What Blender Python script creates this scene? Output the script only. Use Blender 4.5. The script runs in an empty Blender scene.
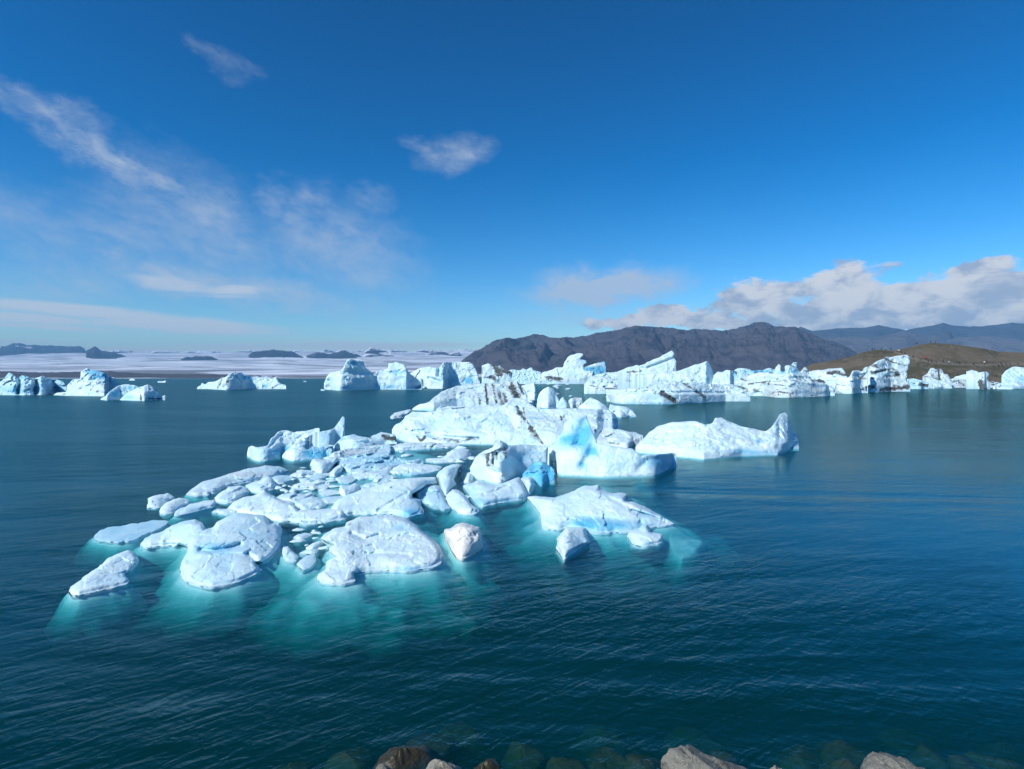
# Glacier lagoon: floating ice on a lake, mountains and an ice cap behind
HAZE = 7.4e-5
SUN_E = 4.3
SKY_S = 0.05
SKY_SAT = 1.2
SKY_GAMMA = 1.6
SKY_HUE = 0.495
EXPO = 0.0
import bpy, math, random
import numpy as np
from mathutils import Vector

random.seed(7)
RNG = np.random.default_rng(11)
SC = bpy.context.scene
COL = SC.collection

# ------------------------------------------------------------------ camera
W, H = 1024, 769
HFOV = math.radians(80.0)
F = (W / 2) / math.tan(HFOV / 2)          # focal length in pixels
CAMH = 5.5                                # eye height above the lagoon
PITCH = math.atan(7.5 / F)
cp, sp = math.cos(PITCH), math.sin(PITCH)
cam_d = bpy.data.cameras.new('camera')
cam = bpy.data.objects.new('camera', cam_d)
COL.objects.link(cam)
cam.location = (0, 0, CAMH)
cam.rotation_euler = (math.pi / 2 - PITCH, 0, 0)
cam_d.sensor_width = 36
cam_d.lens = 36 * F / W
cam_d.clip_start = 0.1
cam_d.clip_end = 90000
SC.camera = cam


def ray(px, py):
    """pixel of the photograph -> (x per metre of forward distance, drop per metre of forward distance)"""
    px = np.asarray(px, float); py = np.asarray(py, float)
    cx = (px - W / 2) / F; cy = (H / 2 - py) / F
    dy = cp + cy * sp
    dz = -sp + cy * cp
    return cx / dy, -dz / dy


def ground(px, py, z=0.0):
    a, r = ray(px, py)
    D = (CAMH - z) / r
    return D * a, D


# ------------------------------------------------------------------ noise
def _hash(ix, iy, iz, seed):
    h = (ix.astype(np.int64) * 374761393 + iy.astype(np.int64) * 668265263 + iz.astype(np.int64) * 2147483647 + seed * 1274126177) & 0xFFFFFFFF
    h = ((h ^ (h >> 13)) * 1274126177) & 0xFFFFFFFF
    h = ((h ^ (h >> 16)) * 2246822519) & 0xFFFFFFFF
    return (h ^ (h >> 15)) & 0xFFFFFFFF


def hash01(ix, iy, iz, seed):
    return _hash(ix, iy, iz, seed) / 4294967295.0


def perlin(x, y, z, seed=0):
    x, y, z = np.broadcast_arrays(np.asarray(x, float), np.asarray(y, float), np.asarray(z, float))
    ix, iy, iz = np.floor(x), np.floor(y), np.floor(z)
    fx, fy, fz = x - ix, y - iy, z - iz
    u, v, w = [t * t * t * (t * (t * 6 - 15) + 10) for t in (fx, fy, fz)]
    out = 0
    for a in (0, 1):
        for b in (0, 1):
            for c in (0, 1):
                h = _hash(ix + a, iy + b, iz + c, seed)
                gx = (h & 1023) / 511.5 - 1; gy = ((h >> 10) & 1023) / 511.5 - 1; gz = ((h >> 20) & 1023) / 511.5 - 1
                d = gx * (fx - a) + gy * (fy - b) + gz * (fz - c)
                out = out + d * (u if a else 1 - u) * (v if b else 1 - v) * (w if c else 1 - w)
    return out


def fbm(x, y, z, seed=0, octv=4, gain=0.5, ridge=False):
    s = 0; amp = 1; f = 1
    for o in range(octv):
        n = perlin(x * f, y * f, z * f, seed + o * 17)
        if ridge:
            n = 0.5 - 2.0 * np.abs(n)
        s = s + amp * n
        amp *= gain; f *= 2.03
    return s


def worley(x, y, z, seed=0):
    """squared distance to the nearest feature point, and that cell's random value"""
    x, y, z = np.broadcast_arrays(np.asarray(x, float), np.asarray(y, float), np.asarray(z, float))
    ix, iy, iz = np.floor(x), np.floor(y), np.floor(z)
    best = np.full(x.shape, 9.0); tilt = np.zeros(x.shape)
    for a in (-1, 0, 1):
        for b in (-1, 0, 1):
            for c in (-1, 0, 1):
                jx, jy, jz = ix + a, iy + b, iz + c
                dx = jx + hash01(jx, jy, jz, seed) - x
                dy = jy + hash01(jx, jy, jz, seed + 1) - y
                dz = jz + hash01(jx, jy, jz, seed + 2) - z
                d = dx * dx + dy * dy + dz * dz
                m = d < best
                # a random plane through every feature point: faces of broken ice
                t = dx * (hash01(jx, jy, jz, seed + 3) - .5) + dy * (hash01(jx, jy, jz, seed + 4) - .5) + dz * (hash01(jx, jy, jz, seed + 5) - .5)
                best = np.where(m, d, best); tilt = np.where(m, t, tilt)
    return best, tilt


# ------------------------------------------------------------------ node helpers
def new_mat(name):
    m = bpy.data.materials.new(name)
    m.use_nodes = True
    m.node_tree.nodes.clear()
    return m, m.node_tree.nodes, m.node_tree.links


def nd(N, typ, **kw):
    n = N.new(typ)
    for k, v in kw.items():
        setattr(n, k, v)
    return n


def math_node(N, L, op, a, b=None, c=None, clamp=False):
    n = N.new('ShaderNodeMath'); n.operation = op; n.use_clamp = clamp
    for i, v in enumerate((a, b, c)):
        if v is None:
            continue
        if isinstance(v, (int, float)):
            n.inputs[i].default_value = v
        else:
            L.new(v, n.inputs[i])
    return n.outputs[0]


def map_range(N, L, val, a, b, c=0.0, d=1.0, smooth=False):
    n = N.new('ShaderNodeMapRange'); n.clamp = True
    if smooth:
        n.interpolation_type = 'SMOOTHSTEP'
    L.new(val, n.inputs['Value'])
    for k, v in zip(('From Min', 'From Max', 'To Min', 'To Max'), (a, b, c, d)):
        n.inputs[k].default_value = v
    return n.outputs[0]


def mixcol(N, L, fac, a, b, blend='MIX'):
    n = N.new('ShaderNodeMix'); n.data_type = 'RGBA'; n.blend_type = blend
    for sock, v in ((n.inputs[0], fac), (n.inputs[6], a), (n.inputs[7], b)):
        if isinstance(v, (int, float)):
            sock.default_value = v
        elif isinstance(v, tuple):
            sock.default_value = (*v, 1) if len(v) == 3 else v
        else:
            L.new(v, sock)
    return n.outputs[2]


def noise_tex(N, L, vec, scale, detail=4, rough=0.55, dist=0.0):
    n = N.new('ShaderNodeTexNoise')
    n.inputs['Scale'].default_value = scale; n.inputs['Detail'].default_value = detail
    n.inputs['Roughness'].default_value = rough; n.inputs['Distortion'].default_value = dist
    if vec is not None:
        L.new(vec, n.inputs['Vector'])
    return n.outputs['Fac']


def mapping(N, L, vec, scale=(1, 1, 1), rot=(0, 0, 0)):
    n = N.new('ShaderNodeMapping')
    n.inputs['Scale'].default_value = scale
    if any(rot):                       # turn first, then stretch along the turned axes
        q = N.new('ShaderNodeMapping'); q.inputs['Rotation'].default_value = rot
        L.new(vec, q.inputs['Vector']); vec = q.outputs[0]
    L.new(vec, n.inputs['Vector'])
    return n.outputs[0]


def geo_pos(N):
    return N.new('ShaderNodeNewGeometry').outputs['Position']


# ------------------------------------------------------------------ materials
def ice_material(name, white, blue, detail_scale, bump_dist, dirt_col=(0.05, 0.044, 0.04), rough=0.45, sss=.09):
    m, N, L = new_mat(name)
    pos = geo_pos(N)
    att = nd(N, 'ShaderNodeAttribute', attribute_name='tint')
    sep = N.new('ShaderNodeSeparateColor'); L.new(att.outputs['Color'], sep.inputs[0])
    n1 = noise_tex(N, L, pos, detail_scale * 0.35, 5, 0.6)
    n2 = noise_tex(N, L, pos, detail_scale * 2.2, 5, 0.62, 0.3)
    n3 = noise_tex(N, L, pos, detail_scale * 7.0, 3, 0.6)
    # veins of clearer ice
    vor = nd(N, 'ShaderNodeTexVoronoi', feature='DISTANCE_TO_EDGE')
    vor.inputs['Scale'].default_value = detail_scale * 0.8
    wv = N.new('ShaderNodeVectorMath'); wv.operation = 'MULTIPLY_ADD'
    nc = N.new('ShaderNodeTexNoise'); nc.inputs['Scale'].default_value = detail_scale * 1.3; L.new(pos, nc.inputs['Vector'])
    L.new(nc.outputs['Color'], wv.inputs[0]); wv.inputs[1].default_value = (0.5 / detail_scale,) * 3; L.new(pos, wv.inputs[2])
    L.new(wv.outputs[0], vor.inputs['Vector'])
    vein = map_range(N, L, vor.outputs['Distance'], 0.0, 0.05, 1.0, 0.0)
    bl = math_node(N, L, 'ADD', sep.outputs[0], math_node(N, L, 'MULTIPLY', math_node(N, L, 'SUBTRACT', n1, 0.5), 0.35))
    bl = math_node(N, L, 'ADD', bl, math_node(N, L, 'MULTIPLY', vein, 0.10), clamp=True)
    col = mixcol(N, L, bl, white, blue)
    col = mixcol(N, L, math_node(N, L, 'MULTIPLY', map_range(N, L, n1, .38, .66, .0, .65), sep.outputs[2]), col, (0.58, 0.57, 0.55))
    # faint grey speckle of old grit
    speck = map_range(N, L, n2, 0.60, 0.74, 0.0, .8)
    dirt_amount = math_node(N, L, 'MULTIPLY', speck, sep.outputs[2])
    col = mixcol(N, L, dirt_amount, col, (0.30, 0.29, 0.28))
    dmask = math_node(N, L, 'ADD', sep.outputs[1], math_node(N, L, 'MULTIPLY', math_node(N, L, 'SUBTRACT', n2, 0.5), 2.2))
    dmask = map_range(N, L, dmask, 0.34, 0.86, 0.0, 0.93)
    dmask = math_node(N, L, 'MULTIPLY', dmask, map_range(N, L, sep.outputs[1], 0.02, 0.15))
    col = mixcol(N, L, dmask, col, dirt_col)
    hsum = math_node(N, L, 'ADD', n2, math_node(N, L, 'MULTIPLY', n3, 0.35))
    b = N.new('ShaderNodeBump'); L.new(map_range(N, L, n1, .40, .62, .12, .8), b.inputs['Strength']); b.inputs['Distance'].default_value = bump_dist
    L.new(hsum, b.inputs['Height'])
    p = N.new('ShaderNodeBsdfPrincipled')
    L.new(col, p.inputs['Base Color']); L.new(b.outputs[0], p.inputs['Normal'])
    p.inputs['Roughness'].default_value = rough
    p.inputs['IOR'].default_value = 1.31
    p.subsurface_method = 'BURLEY'
    p.inputs['Subsurface Weight'].default_value = 0.3
    p.inputs['Subsurface Radius'].default_value = (0.18, 0.62, 1.0)
    p.inputs['Subsurface Scale'].default_value = sss
    out = N.new('ShaderNodeOutputMaterial'); L.new(p.outputs[0], out.inputs['Surface'])
    return m


ICE_WHITE = (0.765, 0.93, 0.935)
ICE_BLUE = (0.11, 0.50, 0.73)
M_ICE_NEAR = ice_material('floe_ice', ICE_WHITE, ICE_BLUE, 2.4, 0.032)
M_ICE_MID = ice_material('berg_ice', ICE_WHITE, ICE_BLUE, 0.9, 0.12, sss=.22)
M_ICE_FAR = ice_material('far_berg_ice', ICE_WHITE, ICE_BLUE, 0.3, 0.5, sss=.6)
M_ICE_CREAM = ice_material('cream_ice', (0.87, 0.845, 0.775), (0.55, 0.62, 0.62), 2.6, 0.06, dirt_col=(0.10, 0.08, 0.065))


def rock_material(name, c1, c2, c3, scale, bump=0.02, rough=0.85):
    m, N, L = new_mat(name)
    tc = N.new('ShaderNodeTexCoord').outputs['Object']
    n1 = noise_tex(N, L, tc, scale * 0.6, 5, 0.6, 0.2)
    n2 = noise_tex(N, L, tc, scale * 5, 4, 0.7)
    n3 = noise_tex(N, L, tc, scale * 16, 2, 0.6)
    col = mixcol(N, L, map_range(N, L, n1, 0.35, 0.65), c1, c2)
    col = mixcol(N, L, map_range(N, L, n2, 0.52, 0.70), col, c3)
    col = mixcol(N, L, map_range(N, L, n3, 0.56, 0.70, 0, 0.75), col, tuple(min(1, v * 2.3) for v in c1))
    b = N.new('ShaderNodeBump'); b.inputs['Distance'].default_value = bump; b.inputs['Strength'].default_value = 0.9
    L.new(math_node(N, L, 'ADD', n2, math_node(N, L, 'MULTIPLY', n3, 0.4)), b.inputs['Height'])
    p = N.new('ShaderNodeBsdfPrincipled'); L.new(col, p.inputs['Base Color']); L.new(b.outputs[0], p.inputs['Normal'])
    p.inputs['Roughness'].default_value = rough
    out = N.new('ShaderNodeOutputMaterial'); L.new(p.outputs[0], out.inputs['Surface'])
    return m


M_ROCK = rock_material('grey_granite', (0.155, 0.157, 0.128), (0.23, 0.227, 0.19), (0.06, 0.06, 0.052), 2.2, bump=.035)
M_ROCK_PALE = rock_material('pale_granite', (0.28, 0.26, 0.20), (0.35, 0.32, 0.25), (0.22, 0.21, 0.18), 2.6)
M_ROCK_WET = rock_material('algae_rock', (0.032, 0.028, 0.013), (0.05, 0.042, 0.018), (0.025, 0.022, 0.015), 2.4, rough=0.4)
M_ROCK_SUB = rock_material('sunken_rock', (0.065, 0.030, 0.008), (0.10, 0.048, 0.014), (0.03, 0.015, 0.005), 1.8, rough=0.7)
M_BED = rock_material('silt_bed', (0.02, 0.02, 0.017), (0.028, 0.026, 0.02), (0.012, 0.013, 0.011), 0.7, bump=0.05)
M_BANK = rock_material('bank_gravel', (0.14, 0.135, 0.125), (0.20, 0.19, 0.17), (0.07, 0.07, 0.065), 2.0, bump=0.05)


def water_material():
    m, N, L = new_mat('lagoon_water')
    pos = geo_pos(N)
    # short wind ripples, long-crested, running a little aslant
    a = noise_tex(N, L, mapping(N, L, pos, (0.5, 1.7, 1), (0, 0, math.radians(-38))), 2.3, 3, 0.6, 0.6)
    b_ = noise_tex(N, L, mapping(N, L, pos, (0.6, 1.6, 1), (0, 0, math.radians(24))), 5.0, 2, 0.5, 0.4)
    c = noise_tex(N, L, mapping(N, L, pos, (0.55, 1.3, 1), (0, 0, math.radians(-20))), 0.5, 3, 0.5, 0.3)
    big = noise_tex(N, L, mapping(N, L, pos, (0.5, 1.6, 1), (0, 0, math.radians(8))), 0.05, 4, 0.55, 0.8)
    sepx = N.new('ShaderNodeSeparateXYZ'); L.new(pos, sepx.inputs[0])
    # calmer water in the lee of the ice (east side), streaked with slicks
    lee = map_range(N, L, math_node(N, L, 'SUBTRACT', sepx.outputs[0], math_node(N, L, 'MULTIPLY', sepx.outputs[1], 0.02)), -3.0, 14.0, 1.0, 0.26, True)
    slick = map_range(N, L, big, 0.38, 0.62, 0.30, 1.4, True)
    amp = math_node(N, L, 'MULTIPLY', lee, slick)
    hgt = math_node(N, L, 'ADD', math_node(N, L, 'MULTIPLY', a, 0.60), math_node(N, L, 'ADD', math_node(N, L, 'MULTIPLY', b_, 0.24), math_node(N, L, 'MULTIPLY', c, 1.7)))
    hgt = math_node(N, L, 'MULTIPLY', hgt, amp)
    bp = N.new('ShaderNodeBump'); bp.inputs['Strength'].default_value = 1.0; bp.inputs['Distance'].default_value = 0.076
    L.new(hgt, bp.inputs['Height'])
    # Fresnel of a ruffled surface: wave faces that turn away hide behind the crest in front of them, so the share is capped
    inc = N.new('ShaderNodeNewGeometry').outputs['Incoming']
    dt = N.new('ShaderNodeVectorMath'); dt.operation = 'DOT_PRODUCT'; L.new(inc, dt.inputs[0]); L.new(bp.outputs[0], dt.inputs[1])
    cosv = math_node(N, L, 'MAXIMUM', dt.outputs['Value'], 0.22)
    f5 = math_node(N, L, 'POWER', math_node(N, L, 'SUBTRACT', 1.0, cosv, clamp=True), 5.0)
    frn = math_node(N, L, 'ADD', 0.02, math_node(N, L, 'MULTIPLY', f5, 0.98))
    gl = N.new('ShaderNodeBsdfGlossy'); L.new(map_range(N, L, lee, .26, 1.0, .12, .24), gl.inputs['Roughness']); L.new(bp.outputs[0], gl.inputs['Normal'])
    gl.inputs['Color'].default_value = (0.66, 0.95, 1, 1)
    tp = N.new('ShaderNodeBsdfTransparent')
    ms = N.new('ShaderNodeMixShader'); L.new(frn, ms.inputs[0]); L.new(tp.outputs[0], ms.inputs[1]); L.new(gl.outputs[0], ms.inputs[2])
    va = N.new('ShaderNodeVolumeAbsorption'); va.inputs['Color'].default_value = (0.0, 0.66, 0.66, 1); va.inputs['Density'].default_value = 2.1
    vs = N.new('ShaderNodeVolumeScatter'); vs.inputs['Color'].default_value = (0.02, 0.66, 0.70, 1); vs.inputs['Density'].default_value = 0.155
    vs.inputs['Anisotropy'].default_value = 0.0
    ad = N.new('ShaderNodeAddShader'); L.new(va.outputs[0], ad.inputs[0]); L.new(vs.outputs[0], ad.inputs[1])
    out = N.new('ShaderNodeOutputMaterial'); L.new(ms.outputs[0], out.inputs['Surface']); L.new(ad.outputs[0], out.inputs['Volume'])
    return m


def mountain_material(name, c1, c2, c3, scale, snow=None):
    """rock slopes with strata and scree; snow = (amount threshold) of the 'tint' blue channel"""
    m, N, L = new_mat(name)
    pos = geo_pos(N)
    n1 = noise_tex(N, L, pos, scale, 6, 0.6)
    n2 = noise_tex(N, L, mapping(N, L, pos, (1, 1, 5)), scale * 3, 5, 0.6, 0.5)
    n3 = noise_tex(N, L, pos, scale * 9, 4, 0.65)
    col = mixcol(N, L, map_range(N, L, n1, 0.38, 0.62), c1, c2)
    col = mixcol(N, L, map_range(N, L, n2, 0.50, 0.66), col, c3)
    col = mixcol(N, L, map_range(N, L, n3, 0.55, 0.75, 0, 0.5), col, c1)
    if snow:
        att = nd(N, 'ShaderNodeAttribute', attribute_name='tint')
        sep = N.new('ShaderNodeSeparateColor'); L.new(att.outputs['Color'], sep.inputs[0])
        s = math_node(N, L, 'ADD', sep.outputs[2], math_node(N, L, 'MULTIPLY', math_node(N, L, 'SUBTRACT', n2, 0.5), 1.4))
        col = mixcol(N, L, map_range(N, L, s, 0.45, 0.6), col, (0.82, 0.84, 0.88))
    b = N.new('ShaderNodeBump'); b.inputs['Distance'].default_value = 0.06 / scale; b.inputs['Strength'].default_value = 0.8
    L.new(n3, b.inputs['Height'])
    p = N.new('ShaderNodeBsdfPrincipled'); L.new(col, p.inputs['Base Color']); L.new(b.outputs[0], p.inputs['Normal'])
    p.inputs['Roughness'].default_value = 0.95; p.inputs['Specular IOR Level'].default_value = 0.1
    out = N.new('ShaderNodeOutputMaterial'); L.new(p.outputs[0], out.inputs['Surface'])
    return m


def glacier_material():
    m, N, L = new_mat('glacier_ice')
    pos = geo_pos(N)
    v = mapping(N, L, pos, (1 / 2600, 1 / 1300, 1 / 900), (0, 0, math.radians(14)))
    n1 = noise_tex(N, L, v, 1.6, 7, 0.62, 1.2)
    n2 = noise_tex(N, L, mapping(N, L, pos, (1 / 1500, 1 / 700, 1 / 500), (0, 0, math.radians(-9))), 1.5, 6, 0.65, 0.8)
    col = mixcol(N, L, map_range(N, L, n2, 0.42, 0.62), (0.88, 0.91, 0.93), (0.46, 0.50, 0.56))
    dark = map_range(N, L, n1, 0.48, 0.57)
    sp = N.new('ShaderNodeSeparateXYZ'); L.new(pos, sp.inputs[0])
    low = map_range(N, L, sp.outputs[1], 2500, 9000, 1.0, 0.35)
    col = mixcol(N, L, math_node(N, L, 'MULTIPLY', dark, low), col, (0.13, 0.12, 0.12))
    b = N.new('ShaderNodeBump'); b.inputs['Distance'].default_value = 30; b.inputs['Strength'].default_value = 0.8
    L.new(n2, b.inputs['Height'])
    p = N.new('ShaderNodeBsdfPrincipled'); L.new(col, p.inputs['Base Color']); L.new(b.outputs[0], p.inputs['Normal'])
    p.inputs['Roughness'].default_value = 0.9
    out = N.new('ShaderNodeOutputMaterial'); L.new(p.outputs[0], out.inputs['Surface'])
    return m


def moraine_material():
    m, N, L = new_mat('moraine_gravel')
    pos = geo_pos(N)
    n1 = noise_tex(N, L, mapping(N, L, pos, (1, 1.6, 4)), 0.028, 6, 0.6, 0.6)
    n2 = noise_tex(N, L, pos, 0.25, 5, 0.65)
    n3 = noise_tex(N, L, pos, 1.4, 3, 0.6)
    att = nd(N, 'ShaderNodeAttribute', attribute_name='tint')
    sep = N.new('ShaderNodeSeparateColor'); L.new(att.outputs['Color'], sep.inputs[0])
    col = mixcol(N, L, map_range(N, L, n1, 0.40, 0.60), (0.145, 0.120, 0.085), (0.075, 0.072, 0.045))
    col = mixcol(N, L, map_range(N, L, n2, 0.50, 0.68), col, (0.16, 0.14, 0.115))
    col = mixcol(N, L, map_range(N, L, n3, 0.55, 0.70, 0, 0.6), col, (0.06, 0.055, 0.048))
    col = mixcol(N, L, sep.outputs[0], col, (0.20, 0.17, 0.14))           # trodden path
    b = N.new('ShaderNodeBump'); b.inputs['Distance'].default_value = 0.6; b.inputs['Strength'].default_value = 0.9
    L.new(math_node(N, L, 'ADD', n2, math_node(N, L, 'MULTIPLY', n3, 0.3)), b.inputs['Height'])
    p = N.new('ShaderNodeBsdfPrincipled'); L.new(col, p.inputs['Base Color']); L.new(b.outputs[0], p.inputs['Normal'])
    p.inputs['Roughness'].default_value = 0.95; p.inputs['Specular IOR Level'].default_value = 0.1
    out = N.new('ShaderNodeOutputMaterial'); L.new(p.outputs[0], out.inputs['Surface'])
    return m


def plain_material(name, col, rough=0.8):
    m, N, L = new_mat(name)
    tc = N.new('ShaderNodeTexCoord').outputs['Object']
    n = noise_tex(N, L, tc, 6.0, 3)
    c = mixcol(N, L, map_range(N, L, n, 0.35, 0.65), col, tuple(v * 0.75 for v in col))
    p = N.new('ShaderNodeBsdfPrincipled'); L.new(c, p.inputs['Base Color']); p.inputs['Roughness'].default_value = rough
    out = N.new('ShaderNodeOutputMaterial'); L.new(p.outputs[0], out.inputs['Surface'])
    return m


# ------------------------------------------------------------------ object helpers
def link_mesh(name, V, faces, mat, origin=None, parent=None, tint=None, smooth=True):
    """one mesh object whose origin sits at its base"""
    V = np.asarray(V, float)
    if origin is None:
        origin = np.array([(V[:, 0].min() + V[:, 0].max()) / 2, (V[:, 1].min() + V[:, 1].max()) / 2, max(0.0, V[:, 2].min())])
    origin = np.asarray(origin, float)
    me = bpy.data.meshes.new(name)
    tris = np.asarray(faces, np.int32)
    me.vertices.add(len(V)); me.vertices.foreach_set('co', (V - origin).ravel())
    k = tris.shape[1]
    me.loops.add(tris.size); me.loops.foreach_set('vertex_index', tris.ravel())
    me.polygons.add(len(tris)); me.polygons.foreach_set('loop_start', np.arange(0, tris.size, k, dtype=np.int32))
    me.polygons.foreach_set('loop_total', np.full(len(tris), k, np.int32))
    me.polygons.foreach_set('use_smooth', np.full(len(tris), smooth))
    if tint is not None:
        at = me.attributes.new('tint', 'FLOAT_COLOR', 'POINT')
        T = np.ones((len(V), 4)); T[:, :3] = tint
        at.data.foreach_set('color', T.ravel())
    me.update(calc_edges=True); me.validate()
    me.materials.append(mat)
    o = bpy.data.objects.new(name, me); COL.objects.link(o)
    if parent is None:
        o.location = origin
    else:
        o.parent = parent
        o.location = Vector(origin) - parent.location
    return o


def tag(o, label=None, cat=None, group=None, kind=None):
    if label: o['label'] = label
    if cat: o['category'] = cat
    if group: o['group'] = group
    if kind: o['kind'] = kind
    return o


TILES = {'A': (60, 480, 6.4), 'B': (180, 480, 6.4), 'C': (300, 480, 6.4), 'D': (140, 400, 6.4), 'E': (240, 400, 6.4),
         'F': (360, 400, 6.4), 'G': (420, 440, 6.4), 'H': (500, 390, 6.4), 'I': (520, 470, 5.12), 'J': (630, 390, 5.689),
         'K': (380, 360, 7.314), 'L': (480, 345, 7.314), 'M': (590, 340, 6.024), 'N': (720, 340, 6.024), 'O': (870, 330, 6.649),
         'P': (0, 360, 6.024), 'Q': (190, 350, 7.314), 'R': (310, 345, 5.389), 'X': (0, 0, 1.0)}


def tpx(tile, pts):
    ox, oy, s = TILES[tile]
    p = np.asarray(pts, float)
    return np.stack([ox + p[:, 0] / s, oy + p[:, 1] / s], 1)


def roughen(P, amp, seed, step=1.3):
    out = []
    n = len(P)
    for i in range(n):
        a, b = P[i], P[(i + 1) % n]
        k = max(1, int(np.hypot(*(b - a)) / step))
        t = np.arange(k)[:, None] / k
        out.append(a + (b - a) * t)
    Q = np.concatenate(out)
    # broken, angular edge: straight chips of uneven length
    Q = 0.7 * Q + 0.15 * (np.roll(Q, 1, 0) + np.roll(Q, -1, 0))
    L_ = np.append(0, np.cumsum(np.hypot(*(np.roll(Q, -1, 0) - Q).T)))
    rg = np.random.default_rng(seed)
    for gap, k_ in ((7.5, .85), (3.2, .45)):
        nk = max(4, int(L_[-1] / gap))
        kn = np.sort(rg.uniform(0, L_[-1], nk))
        kx, ky = rg.uniform(-1, 1, nk), rg.uniform(-1, 1, nk)
        Q = Q + amp * k_ * np.stack([np.interp(L_[:-1], kn, kx, period=L_[-1]), np.interp(L_[:-1], kn, ky, period=L_[-1])], 1)
    return Q


def seg_dist(X, Y, A, B):
    """distance from each point to the nearest of the segments, and the nearest point"""
    best = np.full(X.shape, 1e9); bx = np.zeros(X.shape); by = np.zeros(X.shape)
    for (ax, ay), (cx_, cy_) in zip(A, B):
        vx, vy = cx_ - ax, cy_ - ay
        l2 = vx * vx + vy * vy + 1e-12
        t = np.clip(((X - ax) * vx + (Y - ay) * vy) / l2, 0, 1)
        qx, qy = ax + t * vx, ay + t * vy
        d = (X - qx) ** 2 + (Y - qy) ** 2
        m = d < best
        best = np.where(m, d, best); bx = np.where(m, qx, bx); by = np.where(m, qy, by)
    return np.sqrt(best), bx, by


def inside(X, Y, P):
    c = np.zeros(X.shape, bool)
    n = len(P)
    for i in range(n):
        x1, y1 = P[i]; x2, y2 = P[(i + 1) % n]
        if y1 == y2:
            continue
        m = ((y1 > Y) != (y2 > Y)) & (X < (x2 - x1) * (Y - y1) / (y2 - y1) + x1)
        c ^= m
    return c


def outline_grid(P, step):
    x0, y0 = P.min(0) - step * 1.2; x1, y1 = P.max(0) + step * 1.2
    nx, ny = max(3, int((x1 - x0) / step) + 1), max(3, int((y1 - y0) / step) + 1)
    gx, gy = np.meshgrid(np.linspace(x0, x1, nx), np.linspace(y0, y1, ny))
    ins = inside(gx, gy, P)
    cell = ins[:-1, :-1] | ins[1:, :-1] | ins[:-1, 1:] | ins[1:, 1:]
    used = np.zeros_like(ins)
    used[:-1, :-1] |= cell; used[1:, :-1] |= cell; used[:-1, 1:] |= cell; used[1:, 1:] |= cell
    snap = used & ~ins
    A, B = P, np.roll(P, -1, 0)
    if snap.any():
        _, bx, by = seg_dist(gx[snap], gy[snap], A, B)
        gx[snap] = bx; gy[snap] = by
    idx = -np.ones(gx.shape, int); idx[used] = np.arange(used.sum())
    r, c = np.nonzero(cell)
    quads = np.stack([idx[r + 1, c], idx[r + 1, c + 1], idx[r, c + 1], idx[r, c]], 1)   # faces the viewer
    return gx[used], gy[used], quads


def lower_chain(P, xs):
    """lowest point of the outline in each column"""
    out = np.full(xs.shape, -1e9)
    n = len(P)
    for i in range(n):
        x1, y1 = P[i]; x2, y2 = P[(i + 1) % n]
        lo, hi = min(x1, x2), max(x1, x2)
        m = (xs >= lo - 1e-6) & (xs <= hi + 1e-6)
        t = (xs - x1) / (x2 - x1) if abs(x2 - x1) > 1e-9 else np.full(xs.shape, 0.5)
        y = y1 + np.clip(t, 0, 1) * (y2 - y1)
        if abs(x2 - x1) <= 1e-9:
            y = np.full(xs.shape, max(y1, y2))
        out = np.where(m, np.maximum(out, y), out)
    return out


def lower_hull(P, xs):
    pts = sorted(map(tuple, P))
    hull = []
    for p in pts:
        while len(hull) >= 2 and (hull[-1][0] - hull[-2][0]) * (p[1] - hull[-2][1]) - (hull[-1][1] - hull[-2][1]) * (p[0] - hull[-2][0]) >= 0:
            hull.pop()
        hull.append(p)
    hx, hy = zip(*hull)
    return np.interp(xs, hx, hy)


def gsmooth(a, sig):
    k = int(max(1, sig * 3)); g = np.exp(-0.5 * (np.arange(-k, k + 1) / sig) ** 2); g /= g.sum()
    return np.convolve(np.pad(a, k, mode='edge'), g, mode='valid')


RING = {}
LAST = {}
_seed = [100]


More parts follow.
